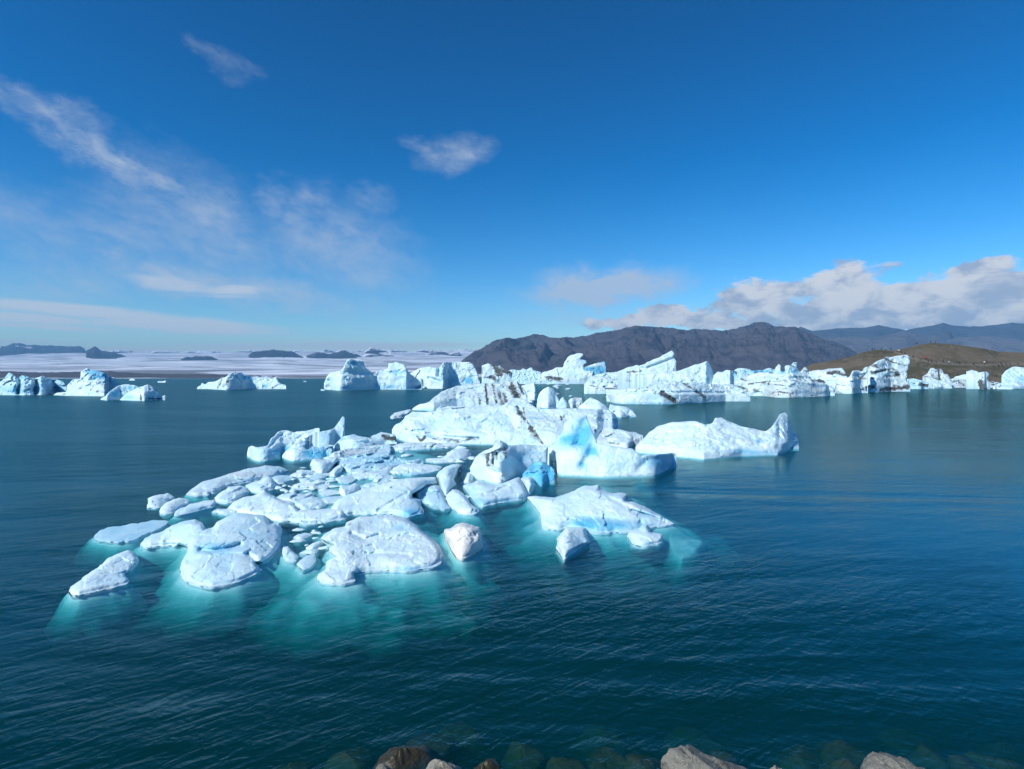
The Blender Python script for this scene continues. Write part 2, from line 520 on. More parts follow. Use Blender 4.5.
def berg(label, tile, pts, s1=.8, Hc=0.25, s2=0.09, wl='low', wly=None, ns=None, na=0.16, T=None, blue=(), dirt=(), crease=(),
         base_blue=0.06, grit=0.25, foot=0.35, fdepth=0.5, name='ice_floe', cat='ice floe', group=None, mat=None, step=0.7, rough=0.9,
         rnd=1.7, scal=0.55, wbias=0.0, turn=(), lift=0.0, strata=0.0, taper=.9, ash=0.0):
    """One piece of floating ice: its outline gets a waterline on the lagoon, a front face rising from it with slope s1 to
    height Hc, an upper face of slope s2, rounded shoulders, melt relief, a back side and a foot below the water."""
    _seed[0] += 7
    seed = _seed[0]
    ox, oy, sc = TILES[tile]
    P = roughen(tpx(tile, pts), rough, seed)
    if wl == 'low':
        Hc = Hc * .46; na = na * .7
    gx, gy, quads = outline_grid(P, step)
    xs = np.linspace(P[:, 0].min(), P[:, 0].max(), max(8, int(np.ptp(P[:, 0]) / step)))
    low = lower_chain(P, xs)
    low = np.where(low < -1e8, P[:, 1].mean(), low)
    if wl == 'low':
        yw = gsmooth(low, 2.2)
    elif wl == 'hull':
        yw = gsmooth(lower_hull(P, xs), 2.0)
    if wly is not None:
        wpts = tpx(tile, wly)
        yw = np.interp(xs, wpts[:, 0], wpts[:, 1])
    # keep the waterline within the piece's own breadth in depth
    ym = max(float(yw.max()), 380.5)
    d0 = CAMH / float(ray(512, ym)[1])
    dlim = d0 + (1.3 if wl == 'low' else 0.5) * np.ptp(P[:, 0]) * d0 / F
    ylim = 377.0 + F * CAMH / dlim
    yw = np.maximum(yw, max(380.2, min(ylim, ym)))
    ys_ = gsmooth(yw, 9.0 / max(step, (xs[1] - xs[0])) * min(1.0, np.ptp(P[:, 0]) / 60))
    ywv = np.interp(gx, xs, yw)
    up = np.clip((ywv - gy) / 14.0, 0, 1); up = up * up * (3 - 2 * up)
    ywv = ywv + (np.interp(gx, xs, ys_) - ywv) * up * (1 if wl == 'low' else .5)
    a, r = ray(gx, gy)
    _, rw = ray(gx, ywv)
    Dw = CAMH / rw
    Dm = float(np.median(CAMH / ray(xs, yw)[1]))
    if ns is None:
        ns = 0.028 * Dm if Dm < 120 else 0.018 * Dm
    if Dm > 120:
        na = na * 1.35
    if T is None:
        T = 0.5 * np.ptp(P[:, 0]) * Dm / F
    h = CAMH - lift
    D1 = (h + Dw * s1) / (r + s1)
    Hn = Hc * (0.85 + 0.7 * fbm(gx * .022, gy * .03, seed * 1.3, seed, 2))
    Dc = Dw + Hn / s1
    D2 = (h - Hn + Dc * s2) / (r + s2)
    D = np.maximum(D1, D2)
    # soften the brink between front and top
    sm = 0.2 * Hc / max(0.3, s1) + 0.003 * Dm
    D = D + sm * np.log1p(np.exp(-np.abs(D1 - D2) / sm)) * .5
    sa = np.where(D1 > D2, s1, s2)
    X0, Z0 = D * a, h - D * r
    q = (X0 / ns / (1 + .5 * (s2 < .3)), D / ns / (1 + 1.2 * (s2 < 0.3)), Z0 / ns)
    n = 0.45 * fbm(*q, seed, 4, 0.5)
    n = n + 0.35 * fbm(q[0] * .8, q[1] * .8, q[2] * .8, seed + 3, 3, 0.5, ridge=True)
    w2, tl = worley(q[0] * 1.15 + .3 * n, q[1] * 1.15, q[2] * 1.15 + .3 * n, seed)
    w3, tl3 = worley(q[0] * 2.9, q[1] * 2.9, q[2] * 2.9, seed + 9)
    w4, tl4 = worley(q[0] * 6.5, q[1] * 6.5, q[2] * 6.5, seed + 13)
    n = n + scal * (0.40 * w2 + 2.3 * tl + 0.2 * w3 + 0.95 * tl3 + .08 * w4 + .42 * tl4)
    if strata:
        n = n + strata * np.sin(Z0 / ns * 9 + 3 * fbm(q[0] * .5, q[1] * .5, q[2] * .5, seed + 8, 2))
    delta = na * ns * n / (np.abs(r) + sa)
    delta = np.clip(delta, -0.9 * ns, 0.9 * ns)
    # no relief right at the waterline, so that the ice does not hover
    damp = np.clip((np.interp(gx, xs, yw) - gy) / 2.0, 0, 1)
    D = D + delta * (0.25 + 0.75 * damp)
    segA, segB = P, np.roll(P, -1, 0)
    mid = 0.5 * (segA + segB)
    sil = mid[:, 1] < np.interp(mid[:, 0], xs, low) - 1.2
    if sil.any():
        e, _, _ = seg_dist(gx, gy, segA[sil], segB[sil])
    else:
        e = np.full(gx.shape, 50.0)
    t = 1 - np.clip(e / rnd, 0, 1)
    D = D + (.6 if wl == 'low' else 1.3) * rnd * Dm / F * (1 - np.sqrt(np.clip(1 - t * t, 0, 1)))
    if wl == 'low':
        ea, _, _ = seg_dist(gx, gy, segA, segB)
        Ps = P.copy()
        kk = max(3, len(P) // 14)
        for _ in range(2):
            Ps = np.mean([np.roll(Ps, q_, 0) for q_ in range(-kk // 2, kk // 2 + 1)], 0)
        es, _, _ = seg_dist(gx, gy, Ps, np.roll(Ps, -1, 0))
        es = np.where(inside(gx, gy, Ps), es, 0.0)
        Zt = (CAMH - D * r) * (1 - .4 * np.exp(-es / taper)) * (1 - np.exp(-ea / .8)) + .015
        D = (CAMH - Zt) / r
    tint = np.zeros((len(gx), 3)); tint[:, 0] = base_blue; tint[:, 2] = grit
    # blue rises where the ice is hollow
    tint[:, 0] += np.clip(n * 0.35, -0.03, 0.16)
    for (bx, by, rx, ry, st) in blue:  # spots of blue ice; on some bergs also painted shade of unlit faces
        d = ((gx - ox - bx / sc) / (rx / sc)) ** 2 + ((gy - oy - by / sc) / (ry / sc)) ** 2
        d = d + 0.38 * fbm(gx * .16, gy * .16, 0.5, seed + 31, 3)
        tint[:, 0] += st * np.exp(-np.clip(d, 0, 9) * .9) * 1.15
    for (poly, wd, st) in dirt:
        pl = tpx(tile, poly)
        d, _, _ = seg_dist(gx, gy, pl[:-1], pl[1:])
        wob = 1 + 1.1 * fbm(gx * .25, gy * .25, 1.5, seed + 41, 3)
        tint[:, 1] = np.maximum(tint[:, 1], st * np.clip(1.35 - .8 * d / (wd / sc) / np.maximum(.3, wob), 0, 1))
    if ash:                            # ash layers laid down in the glacier, tilted and bent
        lay = np.sin((Z0 + .25 * X0) / ns * 5.5 + 4.5 * fbm(q[0] * .35, q[1] * .35, q[2] * .9, seed + 51, 3))
        pat = fbm(q[0] * .6, q[1] * .6, q[2] * .6, seed + 52, 3)
        tint[:, 1] = np.maximum(tint[:, 1], ash * np.clip((lay - .55) * 2.2, 0, 1) * np.clip(.45 + 1.6 * pat, 0, 1))
    for (poly, wd, dp) in crease:
        pl = tpx(tile, poly)
        d, _, _ = seg_dist(gx, gy, pl[:-1], pl[1:])
        D = D + dp * np.exp(-(d / (wd / sc)) ** 2)
    for (xa, xb, dp) in turn:        # a side face that turns away from the viewer between two columns
        u = np.clip((gx - ox - xa / sc) / ((xb - xa) / sc), 0, 1)
        D = D + dp * u
    tint = np.clip(tint, 0, 1)
    Vf = np.stack([D * a, D, CAMH - D * r], 1)
    gb = np.sqrt(np.clip(e / (rnd * 2.5), 0, 1))
    Db = D + T * gb + 0.02
    Zb = np.minimum(CAMH - Db * r, Vf[:, 2])
    Vb = np.stack([Db * a, Db, Zb], 1)
    nf = len(Vf)
    V = [Vf, Vb]; Q = [quads, quads[:, ::-1] + nf]; TT = [tint, tint]
    # close the rim between front and back
    ed = np.concatenate([quads[:, [0, 1]], quads[:, [1, 2]], quads[:, [2, 3]], quads[:, [3, 0]]])
    key = np.sort(ed, 1); _, first, cnt = np.unique(key, axis=0, return_index=True, return_counts=True)
    rim = ed[first[cnt == 1]]
    Q.append(np.stack([rim[:, 1], rim[:, 0], rim[:, 0] + nf, rim[:, 1] + nf], 1))
    # foot below the water, hung from the lower edge (all round the rim for a flat floe)
    base = 2 * nf
    if wl == 'low':
        pk = P[::2]
        near = np.array([np.argmin((gx - q0) ** 2 + (gy - q1) ** 2) for q0, q1 in pk])
        near = near[np.append(True, np.diff(near) != 0)]
        B = Vf[near]
        m = len(near); closed = True
        Xb, Db_, Zb_ = B[:, 0], B[:, 1], B[:, 2]
        ux, ud = np.zeros(m), np.full(m, min(1.0, .3 * np.ptp(D)))      # the underside slopes away below the floe
        RING[_seed[0]] = B[:, :2].copy()
        rows = [B]; rt = [tint[near]]
        for ins_, z in ((-.03, np.minimum(-.04, Zb_ - .03)), (.02, -.12), (.25, -.26), (.8, -.45), (1.6, -.7)):
            rows.append(np.stack([Xb + ux * ins_ * foot / .35, Db_ + ud * ins_ * foot / .35, np.zeros(m) + z], 1)); rt.append(np.tile([0.25, 0, 0], (m, 1)))
    else:
        closed = False
        k0 = max(2, len(xs) // 60)
        sx = xs[::k0]
        if sx[-1] != xs[-1]:
            sx = np.append(sx, xs[-1])
        sl = np.interp(sx, xs, low)
        near = np.argmin((gx[:, None] - sx[None, :]) ** 2 + (gy[:, None] - (sl - .2)[None, :]) ** 2, 0)
        a2, r2 = ray(sx, np.interp(sx, xs, yw))
        Dw2 = CAMH / r2
        sn = fbm(sx * .12, seed, 0.2, seed, 2)
        rows = [Vf[near]]
        rt = [tint[near]]
        for off, z in ((foot * (.15 + .2 * sn), -0.15 * fdepth), (foot * (.1 + .4 * sn), -0.4 * fdepth), (-foot * .9, -0.8 * fdepth), (-foot * 4, -1.5 * fdepth)):
            Dk = Dw2 - off
            rows.append(np.stack([Dk * a2, Dk, np.full(len(sx), z)], 1)); rt.append(np.tile([0.30, 0, 0], (len(sx), 1)))
        m = len(sx)
    for j in range(len(rows) - 1):
        i = np.arange(m if closed else m - 1)
        i1 = (i + 1) % m
        lo_ = base + j * m + np.arange(m)
        hi_ = near if j == 0 else lo_ - m
        Q.append(np.stack([lo_[i], lo_[i1], hi_[i1], hi_[i]], 1))
    V += rows[1:]; TT += rt[1:]
    V = np.concatenate(V); Q = np.concatenate(Q); TT = np.concatenate(TT)
    if mat is None:
        mat = M_ICE_NEAR if Dm < 38 else (M_ICE_MID if Dm < 140 else M_ICE_FAR)
    o = link_mesh(name, V, Q, mat, tint=TT, origin=(float(np.median(Vf[:, 0])), float(Dw.mean()), 0.0))
    tag(o, label, cat, group)
    LAST[o.name] = seed
    return o


def shelf(parent, tile, pts, ztop=-0.3, drop=2.5, w=14.0, blue=0.12, name='submerged_foot', step=1.6, amp=0.25, label=None, cat=None, mat=None, rough=.5, shrink=.2, up=0.0):
    """ice below the surface: a lumpy mound whose rim falls away into the deep"""
    _seed[0] += 7
    seed = _seed[0]
    P = tpx(tile, pts)
    P[:, 1] -= up
    if shrink:
        lowp = np.clip((P[:, 1] - P[:, 1].mean()) / np.ptp(P[:, 1]), 0, 1)
        P[:, 1] -= lowp * shrink * np.ptp(P[:, 1])
    P = roughen(P, rough, seed, 2.5)
    gx, gy, quads = outline_grid(P, step)
    a, r = ray(gx, gy)
    D = (CAMH - ztop) / r
    X = D * a
    ap, rp = ray(P[:, 0], P[:, 1]); Dp = (CAMH - ztop) / rp
    PP = np.stack([Dp * ap, Dp], 1)
    e, _, _ = seg_dist(X, D, PP, np.roll(PP, -1, 0))
    em = e.max()
    t = np.clip(e / (.55 * em), 0, 1) + .22 * fbm(X * .8, D * .8, 0, seed, 3) * np.clip(e / (.2 * em), 0, 1)
    t = np.clip(t, 0, 1); g = t * t * (3 - 2 * t) * .6 + t * .4
    z = .7 * ztop - min(1.2 * drop, .62 * em + .35) * (1 - g) - amp * (0.5 + 1.3 * fbm(X * .9, D * .6, 0, seed, 4)) * (.3 + .7 * g)
    z = np.minimum(z, -0.02)
    Vt = np.stack([X, D, z], 1)
    Vu = np.stack([X.mean() + .45 * (X - X.mean()), D.mean() + .45 * (D - D.mean()), np.full(len(X), ztop - 1.3 * drop - 1.0)], 1)
    tint = np.zeros((len(X), 3)); tint[:, 0] = blue; tint[:, 2] = 0.0
    ed = np.concatenate([quads[:, [0, 1]], quads[:, [1, 2]], quads[:, [2, 3]], quads[:, [3, 0]]])
    key = np.sort(ed, 1); _, first, cnt = np.unique(key, axis=0, return_index=True, return_counts=True)
    rim = ed[first[cnt == 1]]; nt = len(Vt)
    V = np.concatenate([Vt, Vu]); Q = np.concatenate([quads, quads[:, ::-1] + nt, np.stack([rim[:, 1], rim[:, 0], rim[:, 0] + nt, rim[:, 1] + nt], 1)])
    o = link_mesh(name, V, Q, mat or M_ICE_NEAR, origin=(float(X.mean()), float(D.mean()), ztop), parent=parent, tint=np.concatenate([tint, tint]))
    if label:
        tag(o, label, cat)
    return o


def apron(floe, reach=2.0, drop=1.6, step=.11, blue=.08, ztop=-.07):
    """the part of a floe that spreads out under water around its rim and sinks away with distance"""
    R_ = RING[LAST[floe.name]]
    _seed[0] += 7
    seed = _seed[0]
    step = max(step, np.ptp(R_[:, 0]) / 90)
    x0, y0 = R_.min(0) - reach * 1.25; x1, y1 = R_.max(0) + reach * 1.25
    gx, gy = np.meshgrid(np.arange(x0, x1, step), np.arange(y0, y1, step))
    d, _, _ = seg_dist(gx, gy, R_, np.roll(R_, -1, 0))
    d = np.where(inside(gx, gy, R_), -d, d)
    w = d * (1 + .8 * fbm(gx * .55, gy * .55, 0, seed, 3)) + .12 * reach * fbm(gx * 1.3, gy * 1.3, 3, seed + 1, 3)
    u = np.clip(w / reach, 0, 1.3)
    z = ztop - drop * (.45 * u + .55 * u * u) - .20 * np.clip(u * 4, 0, 1) * (.5 + 1.2 * fbm(gx * 1.1, gy * 1.1, 0, seed + 2, 4))
    z = np.minimum(z, ztop)
    cell = (u[:-1, :-1] < 1) & (u[1:, :-1] < 1) & (u[:-1, 1:] < 1) & (u[1:, 1:] < 1) & (d[:-1, :-1] > -.6 - step)
    used = np.zeros(gx.shape, bool)
    used[:-1, :-1] |= cell; used[1:, :-1] |= cell; used[:-1, 1:] |= cell; used[1:, 1:] |= cell
    idx = -np.ones(gx.shape, int); idx[used] = np.arange(used.sum())
    r_, c_ = np.nonzero(cell)
    quads = np.stack([idx[r_, c_], idx[r_, c_ + 1], idx[r_ + 1, c_ + 1], idx[r_ + 1, c_]], 1)
    Vt = np.stack([gx[used], gy[used], z[used]], 1)
    cx_, cy_ = R_.mean(0)
    Vu = np.stack([cx_ + .8 * (Vt[:, 0] - cx_), cy_ + .8 * (Vt[:, 1] - cy_), Vt[:, 2] - .35 - .5 * np.clip(-z[used], 0, 1)], 1)
    ed = np.concatenate([quads[:, [0, 1]], quads[:, [1, 2]], quads[:, [2, 3]], quads[:, [3, 0]]])
    key = np.sort(ed, 1); _, first, cnt = np.unique(key, axis=0, return_index=True, return_counts=True)
    rim = ed[first[cnt == 1]]; nt = len(Vt)
    V = np.concatenate([Vt, Vu]); Q = np.concatenate([quads, quads[:, ::-1] + nt, np.stack([rim[:, 1], rim[:, 0], rim[:, 0] + nt, rim[:, 1] + nt], 1)])
    tint = np.zeros((len(V), 3)); tint[:, 0] = blue
    return link_mesh('submerged_foot', V, Q, M_ICE_NEAR, origin=(cx_, cy_, ztop), parent=floe, tint=tint)
# ================================================================== floating ice, near
near = dict(s1=1.3, Hc=0.28, s2=0.10)

a1 = berg('elongated white floe lying farthest left, its pointed end aimed at the lower left', 'A',
     [(55,715),(65,685),(150,625),(215,578),(270,535),(320,490),(375,465),(435,442),(465,455),(490,480),(508,515),(495,550),(460,585),(415,605),(430,630),(440,655),(430,668),(380,680),(320,690),(250,708),(160,730),(80,742)],
     s1=1.2, Hc=0.22, s2=0.10, blue=[(400,600,60,30,.25)])
apron(a1, .55, .8)
awash = berg('turquoise floe nearly awash just left of the big two-lobed floe', 'A',
     [(215,360),(250,320),(300,300),(400,290),(500,275),(620,255),(700,262),(690,285),(620,320),(540,350),(480,380),(400,395),(320,392),(250,382)],
     s1=0.5, Hc=0.05, s2=0.012, base_blue=.42, na=.05, foot=.5, fdepth=.3, rnd=1.5, grit=.1)
apron(awash, .6, .8)
t1 = berg('small white square-ended floe, first of three nose to tail at far left', 'A',
     [(560,110),(600,100),(700,82),(740,115),(700,135),(655,165),(630,180),(560,175)], Hc=.22, s2=.12)
t2 = berg('small humped white floe, middle of three nose to tail at far left', 'A',
     [(635,205),(650,165),(690,135),(760,115),(820,125),(835,145),(780,170),(745,195),(725,207),(690,215),(650,218)], Hc=.25, s2=.1)
t3 = berg('small white floe over blue ice, innermost of three nose to tail at left', 'A',
     [(730,222),(740,195),(780,175),(850,150),(920,130),(990,130),(1010,155),(980,178),(900,192),(830,215),(780,225)], Hc=.22, s2=.1, blue=[(900,190,100,20,.4)])
apron(t3, 1.0, .8)
lng = berg('long log-shaped pale floe behind the small left floes', 'D',
     [(290,605),(330,565),(400,520),(470,500),(600,465),(720,435),(800,423),(880,422),(930,435),(950,455),(900,475),(860,490),(800,502),(730,517),(660,532),(590,547),(520,572),(440,608),(360,612)],
     s1=.9, Hc=.35, s2=.14, base_blue=.10, grit=.7, blue=[(900,460,60,30,.3)])
apron(lng, .9, .8)
berg('low white floe tucked between the log-shaped floe and the small left trio', 'D',
     [(480,625),(520,590),(570,555),(640,545),(690,560),(700,590),(650,622),(600,650),(560,662),(490,655)], Hc=.3, s2=.11)
berg('rounded white knob of ice in front of the log-shaped floe right end', 'D',
     [(670,545),(720,520),(770,515),(800,495),(830,490),(860,510),(880,550),(850,580),(780,592),(720,588),(690,570)], Hc=.35, s2=.2)
berg('broad bright white floe with a peaked back edge, above the two-lobed floe', 'B',
     [(300,180),(340,135),(400,115),(480,95),(540,55),(570,85),(620,110),(700,140),(740,165),(760,195),(830,190),(930,185),(1000,180),(1060,170),(1060,250),(960,265),(880,272),(760,270),(680,264),(580,252),(500,228),(400,212),(340,207)],
     Hc=.34, s2=.11, grit=.15, base_blue=.02)
berg('pale thin floe just behind the broad bright white floe', 'B',
     [(610,112),(650,92),(740,75),(760,92),(720,112),(770,122),(850,105),(920,125),(950,150),(900,178),(840,188),(790,200),(740,162),(700,138)], Hc=.2, s2=.08, base_blue=.14)
lobe = berg('large two-lobed pale blue floe in the left foreground', 'B',
     [(-258,410),(-228,380),(-168,345),(-108,325),(-48,290),(22,265),(92,252),(142,270),(162,305),(215,305),(240,270),(300,235),(360,215),(450,215),(540,225),(575,275),(640,270),(655,330),(640,440),(600,480),(560,520),(520,530),(480,530),(500,550),(520,578),(480,605),(420,630),(360,660),(290,675),(200,685),(120,670),(60,655),(20,630),(0,590),(15,530),(40,480),(50,435),(10,418),(-60,417),(-130,427),(-220,436)],
     s1=1.1, Hc=.26, s2=.115, base_blue=.13, grit=.08, ns=.85, na=.14,
     blue=[(240,425,110,26,.5),(300,460,200,20,.2),(500,330,200,60,.10)], crease=[([(130,445),(200,452),(280,442),(380,412)],16,.30),([(60,520),(200,490),(330,470),(470,500)],20,.12),([(430,470),(470,500),(510,560)],12,.15)])
apron(lobe, 1.05, .95)
shelf(lobe, 'X', [(215,500),(255,478),(300,462),(350,448),(400,442),(470,452),(470,480),(440,500),(400,520),(345,560),(320,575),(295,565),(270,530)], -0.08, .9, 12, blue=.0, amp=.04)

egg = berg('small egg-shaped floe between the two-lobed floe and the rough front floe', 'B',
     [(650,465),(660,428),(690,420),(730,460),(765,490),(745,522),(690,520),(662,502)], Hc=.16, s2=.08, base_blue=.15)
sg = berg('small pale floe half under water beside the egg-shaped floe', 'B',
     [(745,540),(790,490),(830,478),(860,470),(868,520),(835,560),(785,580)], s1=.5, Hc=.06, s2=.03, base_blue=.3, na=.06)
apron(sg, 1.0, .8)
berg('little jagged floe wedged against the left edge of the rough front floe', 'B',
     [(800,432),(850,400),(900,385),(922,405),(890,438),(850,462),(815,460)], Hc=.25, s2=.15)
front = berg('large rough white floe with crumbled surface at the front centre', 'C',
     [(105,640),(110,605),(160,575),(165,520),(205,500),(240,505),(180,460),(185,430),(210,420),(150,395),(130,370),(160,340),(220,310),(290,300),(300,270),(380,235),(480,225),(600,220),(680,240),(740,280),(800,340),(860,385),(900,430),(922,485),(900,535),(860,560),(800,567),(700,587),(600,577),(500,582),(420,587),(345,602),(360,640),(340,658),(250,665),(190,662),(130,652)],
     s1=1.0, Hc=.30, s2=.13, na=.17, ns=.42, scal=.6, grit=.5, base_blue=.05,
     blue=[(650,310,70,28,.35),(700,570,130,16,.55),(420,590,90,14,.4)], dirt=[([(340,470),(400,475)],10,.35),([(320,400),(350,380)],10,.35),([(300,290),(330,275)],8,.5)],
     crease=[([(350,470),(520,470),(700,480)],14,.15),([(330,340),(420,380),(500,350)],14,.18)])
apron(front, 1.9, 1.05)

slab = berg('smooth white tilted slab behind the rough front floe, turquoise on its right edge', 'C',
     [(190,180),(240,125),(330,85),(400,55),(480,35),(560,15),(620,-10),(760,-15),(870,-20),(882,20),(800,50),(725,90),(722,115),(772,122),(772,165),(790,208),(700,240),(620,216),(520,218),(420,218),(330,220),(250,238),(190,235)],
     s1=1.4, Hc=.36, s2=.15, grit=.05, na=.10, ns=.9, blue=[(720,215,70,36,.75),(745,150,40,45,.15)],
     crease=[([(500,195),(600,130),(690,80)],9,.18)])
sub1 = shelf(slab, 'F', [(340,600),(410,555),(500,545),(545,600),(560,660),(600,700),(640,745),(560,800),(440,790),(330,760),(380,700),(380,650)], -0.35, 2.2, 11, blue=.45)
berg('blue-grey ice ramp sloping into the water right of the smooth slab', 'F',
     [(345,600),(400,555),(480,540),(510,548),(540,600),(555,650),(580,690),(540,700),(480,690),(420,660),(385,640),(370,620)], s1=.5, Hc=.10, s2=.10, base_blue=.38, na=.2)
berg('pale crumpled mass of ice standing above the tongue-shaped floe', 'F',
     [(488,482),(530,432),(590,410),(655,420),(625,452),(600,520),(612,545),(570,600),(540,620),(512,560)], s1=1.2, Hc=.45, s2=.2, base_blue=.14, dirt=[([(498,500),(512,555)],9,.55)])
tng = berg('tongue-shaped white floe with one black speck, beside the round cream ice', 'F',
     [(545,632),(560,590),(590,562),(640,580),(690,630),(710,660),(750,685),(768,710),(740,726),(680,733),(620,726),(600,702),(570,682)], Hc=.28, s2=.14, dirt=[([(593,563),(601,567)],9,.9)])
berg('thin lens-shaped white floe directly behind the smooth slab', 'F',
     [(190,462),(220,430),(280,405),(360,402),(460,410),(530,425),(505,450),(430,467),(340,477),(250,477)], Hc=.25, s2=.1, blue=[(350,475,140,12,.4)])
berg('flat white floe with a raised knob beside the turquoise pool', 'F',
     [(420,375),(440,370),(520,372),(560,350),(550,345),(590,315),(640,308),(700,315),(715,345),(700,372),(650,392),(600,402),(520,407),(430,397)], Hc=.25, s2=.12)
berg('small white lump at the left foot of the dirt-striped white berg', 'F',
     [(660,515),(690,490),(720,470),(727,500),(705,530),(672,536)], Hc=.3, s2=.25)
strip = berg('narrow pinkish-white ledge of ice along the foot of the long flat berg', 'F',
     [(-150,335),(-60,312),(0,306),(100,288),(250,275),(400,273),(560,273),(640,283),(640,300),(560,297),(400,302),(250,307),(170,322),(60,332),(-60,345)], s1=1, Hc=.18, s2=.06, grit=.8, base_blue=.08, wl='hull')
shelf(strip, 'F', [(120,315),(250,295),(400,290),(560,285),(620,310),(560,370),(440,385),(360,385),(240,372),(150,350)], -0.5, 1.6, 8, blue=.85)
berg('wide pale teal sheet of ice left of the turquoise pool', 'F',
     [(-150,395),(-60,360),(60,337),(180,330),(200,350),(300,385),(400,380),(405,398),(300,402),(230,420),(180,450),(60,462),(-60,470),(-120,440)], s1=.8, Hc=.22, s2=.05, base_blue=.30, na=.22, wl='hull', blue=[(150,380,120,30,.25)])
berg('long crumbled pale floe in front of the wide teal sheet', 'F',
     [(-60,482),(20,462),(80,455),(180,455),(205,488),(120,512),(20,500),(-40,498)], Hc=.25, s2=.08, base_blue=.15)
berg('white slanted berg with a blue underside, farthest left of the raised ice group', 'E',
     [(45,340),(60,300),(80,290),(110,300),(180,290),(200,240),(250,200),(300,190),(340,205),(420,195),(500,175),(512,182),(470,215),(420,240),(350,282),(300,330),(260,368),(180,388),(110,390),(70,385)],
     s1=1.0, Hc=.9, s2=.35, wl='hull', base_blue=.02, grit=.1, blue=[(240,350,90,36,.75),(300,310,70,22,.5)], crease=[([(195,290),(250,230),(300,200)],10,.25),([(200,330),(300,290),(420,225)],12,.12)], T=1.2, ns=.8)  # the underside's shadow is painted in as blue tint
blu = berg('blue wedge of ice with a white tip in front of the slanted berg', 'E',
     [(265,360),(290,330),(350,282),(400,245),(425,240),(425,270),(410,300),(422,320),(460,300),(560,290),(590,310),(580,350),(540,372),(470,377),(420,380),(350,382),(290,380)],
     s1=1.1, Hc=.55, s2=.3, wl='hull', base_blue=.05, blue=[(510,345,85,40,.8),(430,335,40,40,.4)], T=1.0)
shelf(blu, 'E', [(150,385),(300,375),(420,372),(590,350),(560,400),(440,440),(340,440),(220,420)], -0.25, 2.2, 7, blue=.5)
berg('slender horn of ice rising at the right of the slanted berg', 'E',
     [(405,284),(428,262),(462,228),(500,207),(560,200),(600,185),(625,150),(640,122),(655,104),(669,115),(666,150),(660,200),(652,235),(620,252),(610,282),(560,292),(480,289),(430,290)],
     s1=1.5, Hc=1.0, s2=.5, wl='hull', base_blue=.22, T=.8, blue=[(520,260,110,30,.3)], rnd=2.2)
berg('tilted white block in front of the blue wedge', 'E',
     [(445,420),(455,385),(475,375),(540,385),(590,375),(622,360),(627,395),(600,422),(570,457),(522,486),(490,470)], s1=1.2, Hc=.55, s2=.3)
berg('pale teal mass with a black gravel lump left of the long flat berg', 'E',
     [(595,302),(620,265),(660,230),(720,215),(760,225),(830,240),(900,205),(980,215),(1010,265),(1000,290),(860,300),(760,320),(690,315),(640,320)],
     s1=1.0, Hc=.8, s2=.2, wl='hull', base_blue=.22, dirt=[([(920,235),(995,248)],16,1.0),([(740,212),(790,212),(840,246)],8,.75),([(820,300),(860,280)],6,.5)])
berg('thin pale floe with sharp left tip below the tilted white block', 'E',
     [(308,497),(350,465),(400,445),(460,450),(472,470),(400,490),(330,500)], Hc=.2, s2=.1, base_blue=.12)
berg('jagged white piece beside the tilted white block', 'E',
     [(560,482),(600,430),(640,400),(672,430),(650,462),(600,492)], Hc=.35, s2=.2)
berg('crumbly white heap of ice left of the open water gap', 'E',
     [(628,590),(640,540),(690,545),(740,522),(772,542),(765,582),(720,612),(650,622)], Hc=.35, s2=.16, na=.3)
berg('low ragged floe among the slush below the thin pale floe', 'E',
     [(320,562),(360,535),(440,530),(500,505),(560,515),(602,540),(540,567),(440,572),(360,582)], Hc=.22, s2=.09, na=.28)
berg('flat scrap of white ice in the slush above the thin back floe', 'E',
     [(500,592),(540,575),(600,575),(642,590),(600,606),(530,612)], Hc=.15, s2=.07)
berg('pale sheet with a pink dusty back, above the tilted white block', 'E',
     [(565,365),(600,332),(690,310),(760,308),(860,300),(960,290),(960,330),(860,350),(760,350),(700,345),(640,360),(600,380)], Hc=.25, s2=.07, base_blue=.2, grit=.8, wl='hull')
berg('teal-white sheet heaped with slush, right of the tilted block', 'E',
     [(640,400),(700,365),(800,350),(900,340),(960,345),(960,400),(900,420),(800,420),(740,440),(690,430)], Hc=.22, s2=.06, base_blue=.3, na=.3, wl='hull')
berg('crumbly white floe spread between the teal sheet and the open gap', 'E',
     [(690,490),(760,465),(860,445),(960,405),(1020,400),(960,470),(920,490),(860,505),(760,502)], Hc=.25, s2=.08, base_blue=.1, na=.25)

# centre: pieces round the dirt-striped white berg
cst = berg('rounded white berg with black streaks down its hollow front, in the centre', 'G',
     [(325,215),(320,170),(350,120),(370,90),(400,70),(460,45),(485,10),(515,-5),(550,20),(560,35),(640,30),(720,30),(830,40),(790,90),(750,140),(700,190),(650,215),(600,245),(550,265),(520,275),(480,272),(420,258),(370,250),(340,237)],
     s1=2.2, Hc=1.1, s2=.6, wl='hull', grit=.5, base_blue=.04, T=1.6, ns=.8,
     dirt=[([(428,95),(436,160)],12,.85),([(460,85),(470,150)],10,.8),([(490,70),(490,140)],9,.75),([(545,45),(548,110)],12,.7),([(515,60),(520,140)],9,.5),([(430,90),(550,48)],9,.7),([(525,215),(530,262)],9,.6)],
     blue=[(640,150,110,90,.28),(680,100,120,60,.2)], crease=[([(420,95),(480,90),(555,50)],14,.25),([(470,150),(490,100)],20,.35),([(440,170),(520,200),(545,250)],10,-.2)], turn=[(560,800,.9)])  # bluish right part is the unlit side, painted into the tint
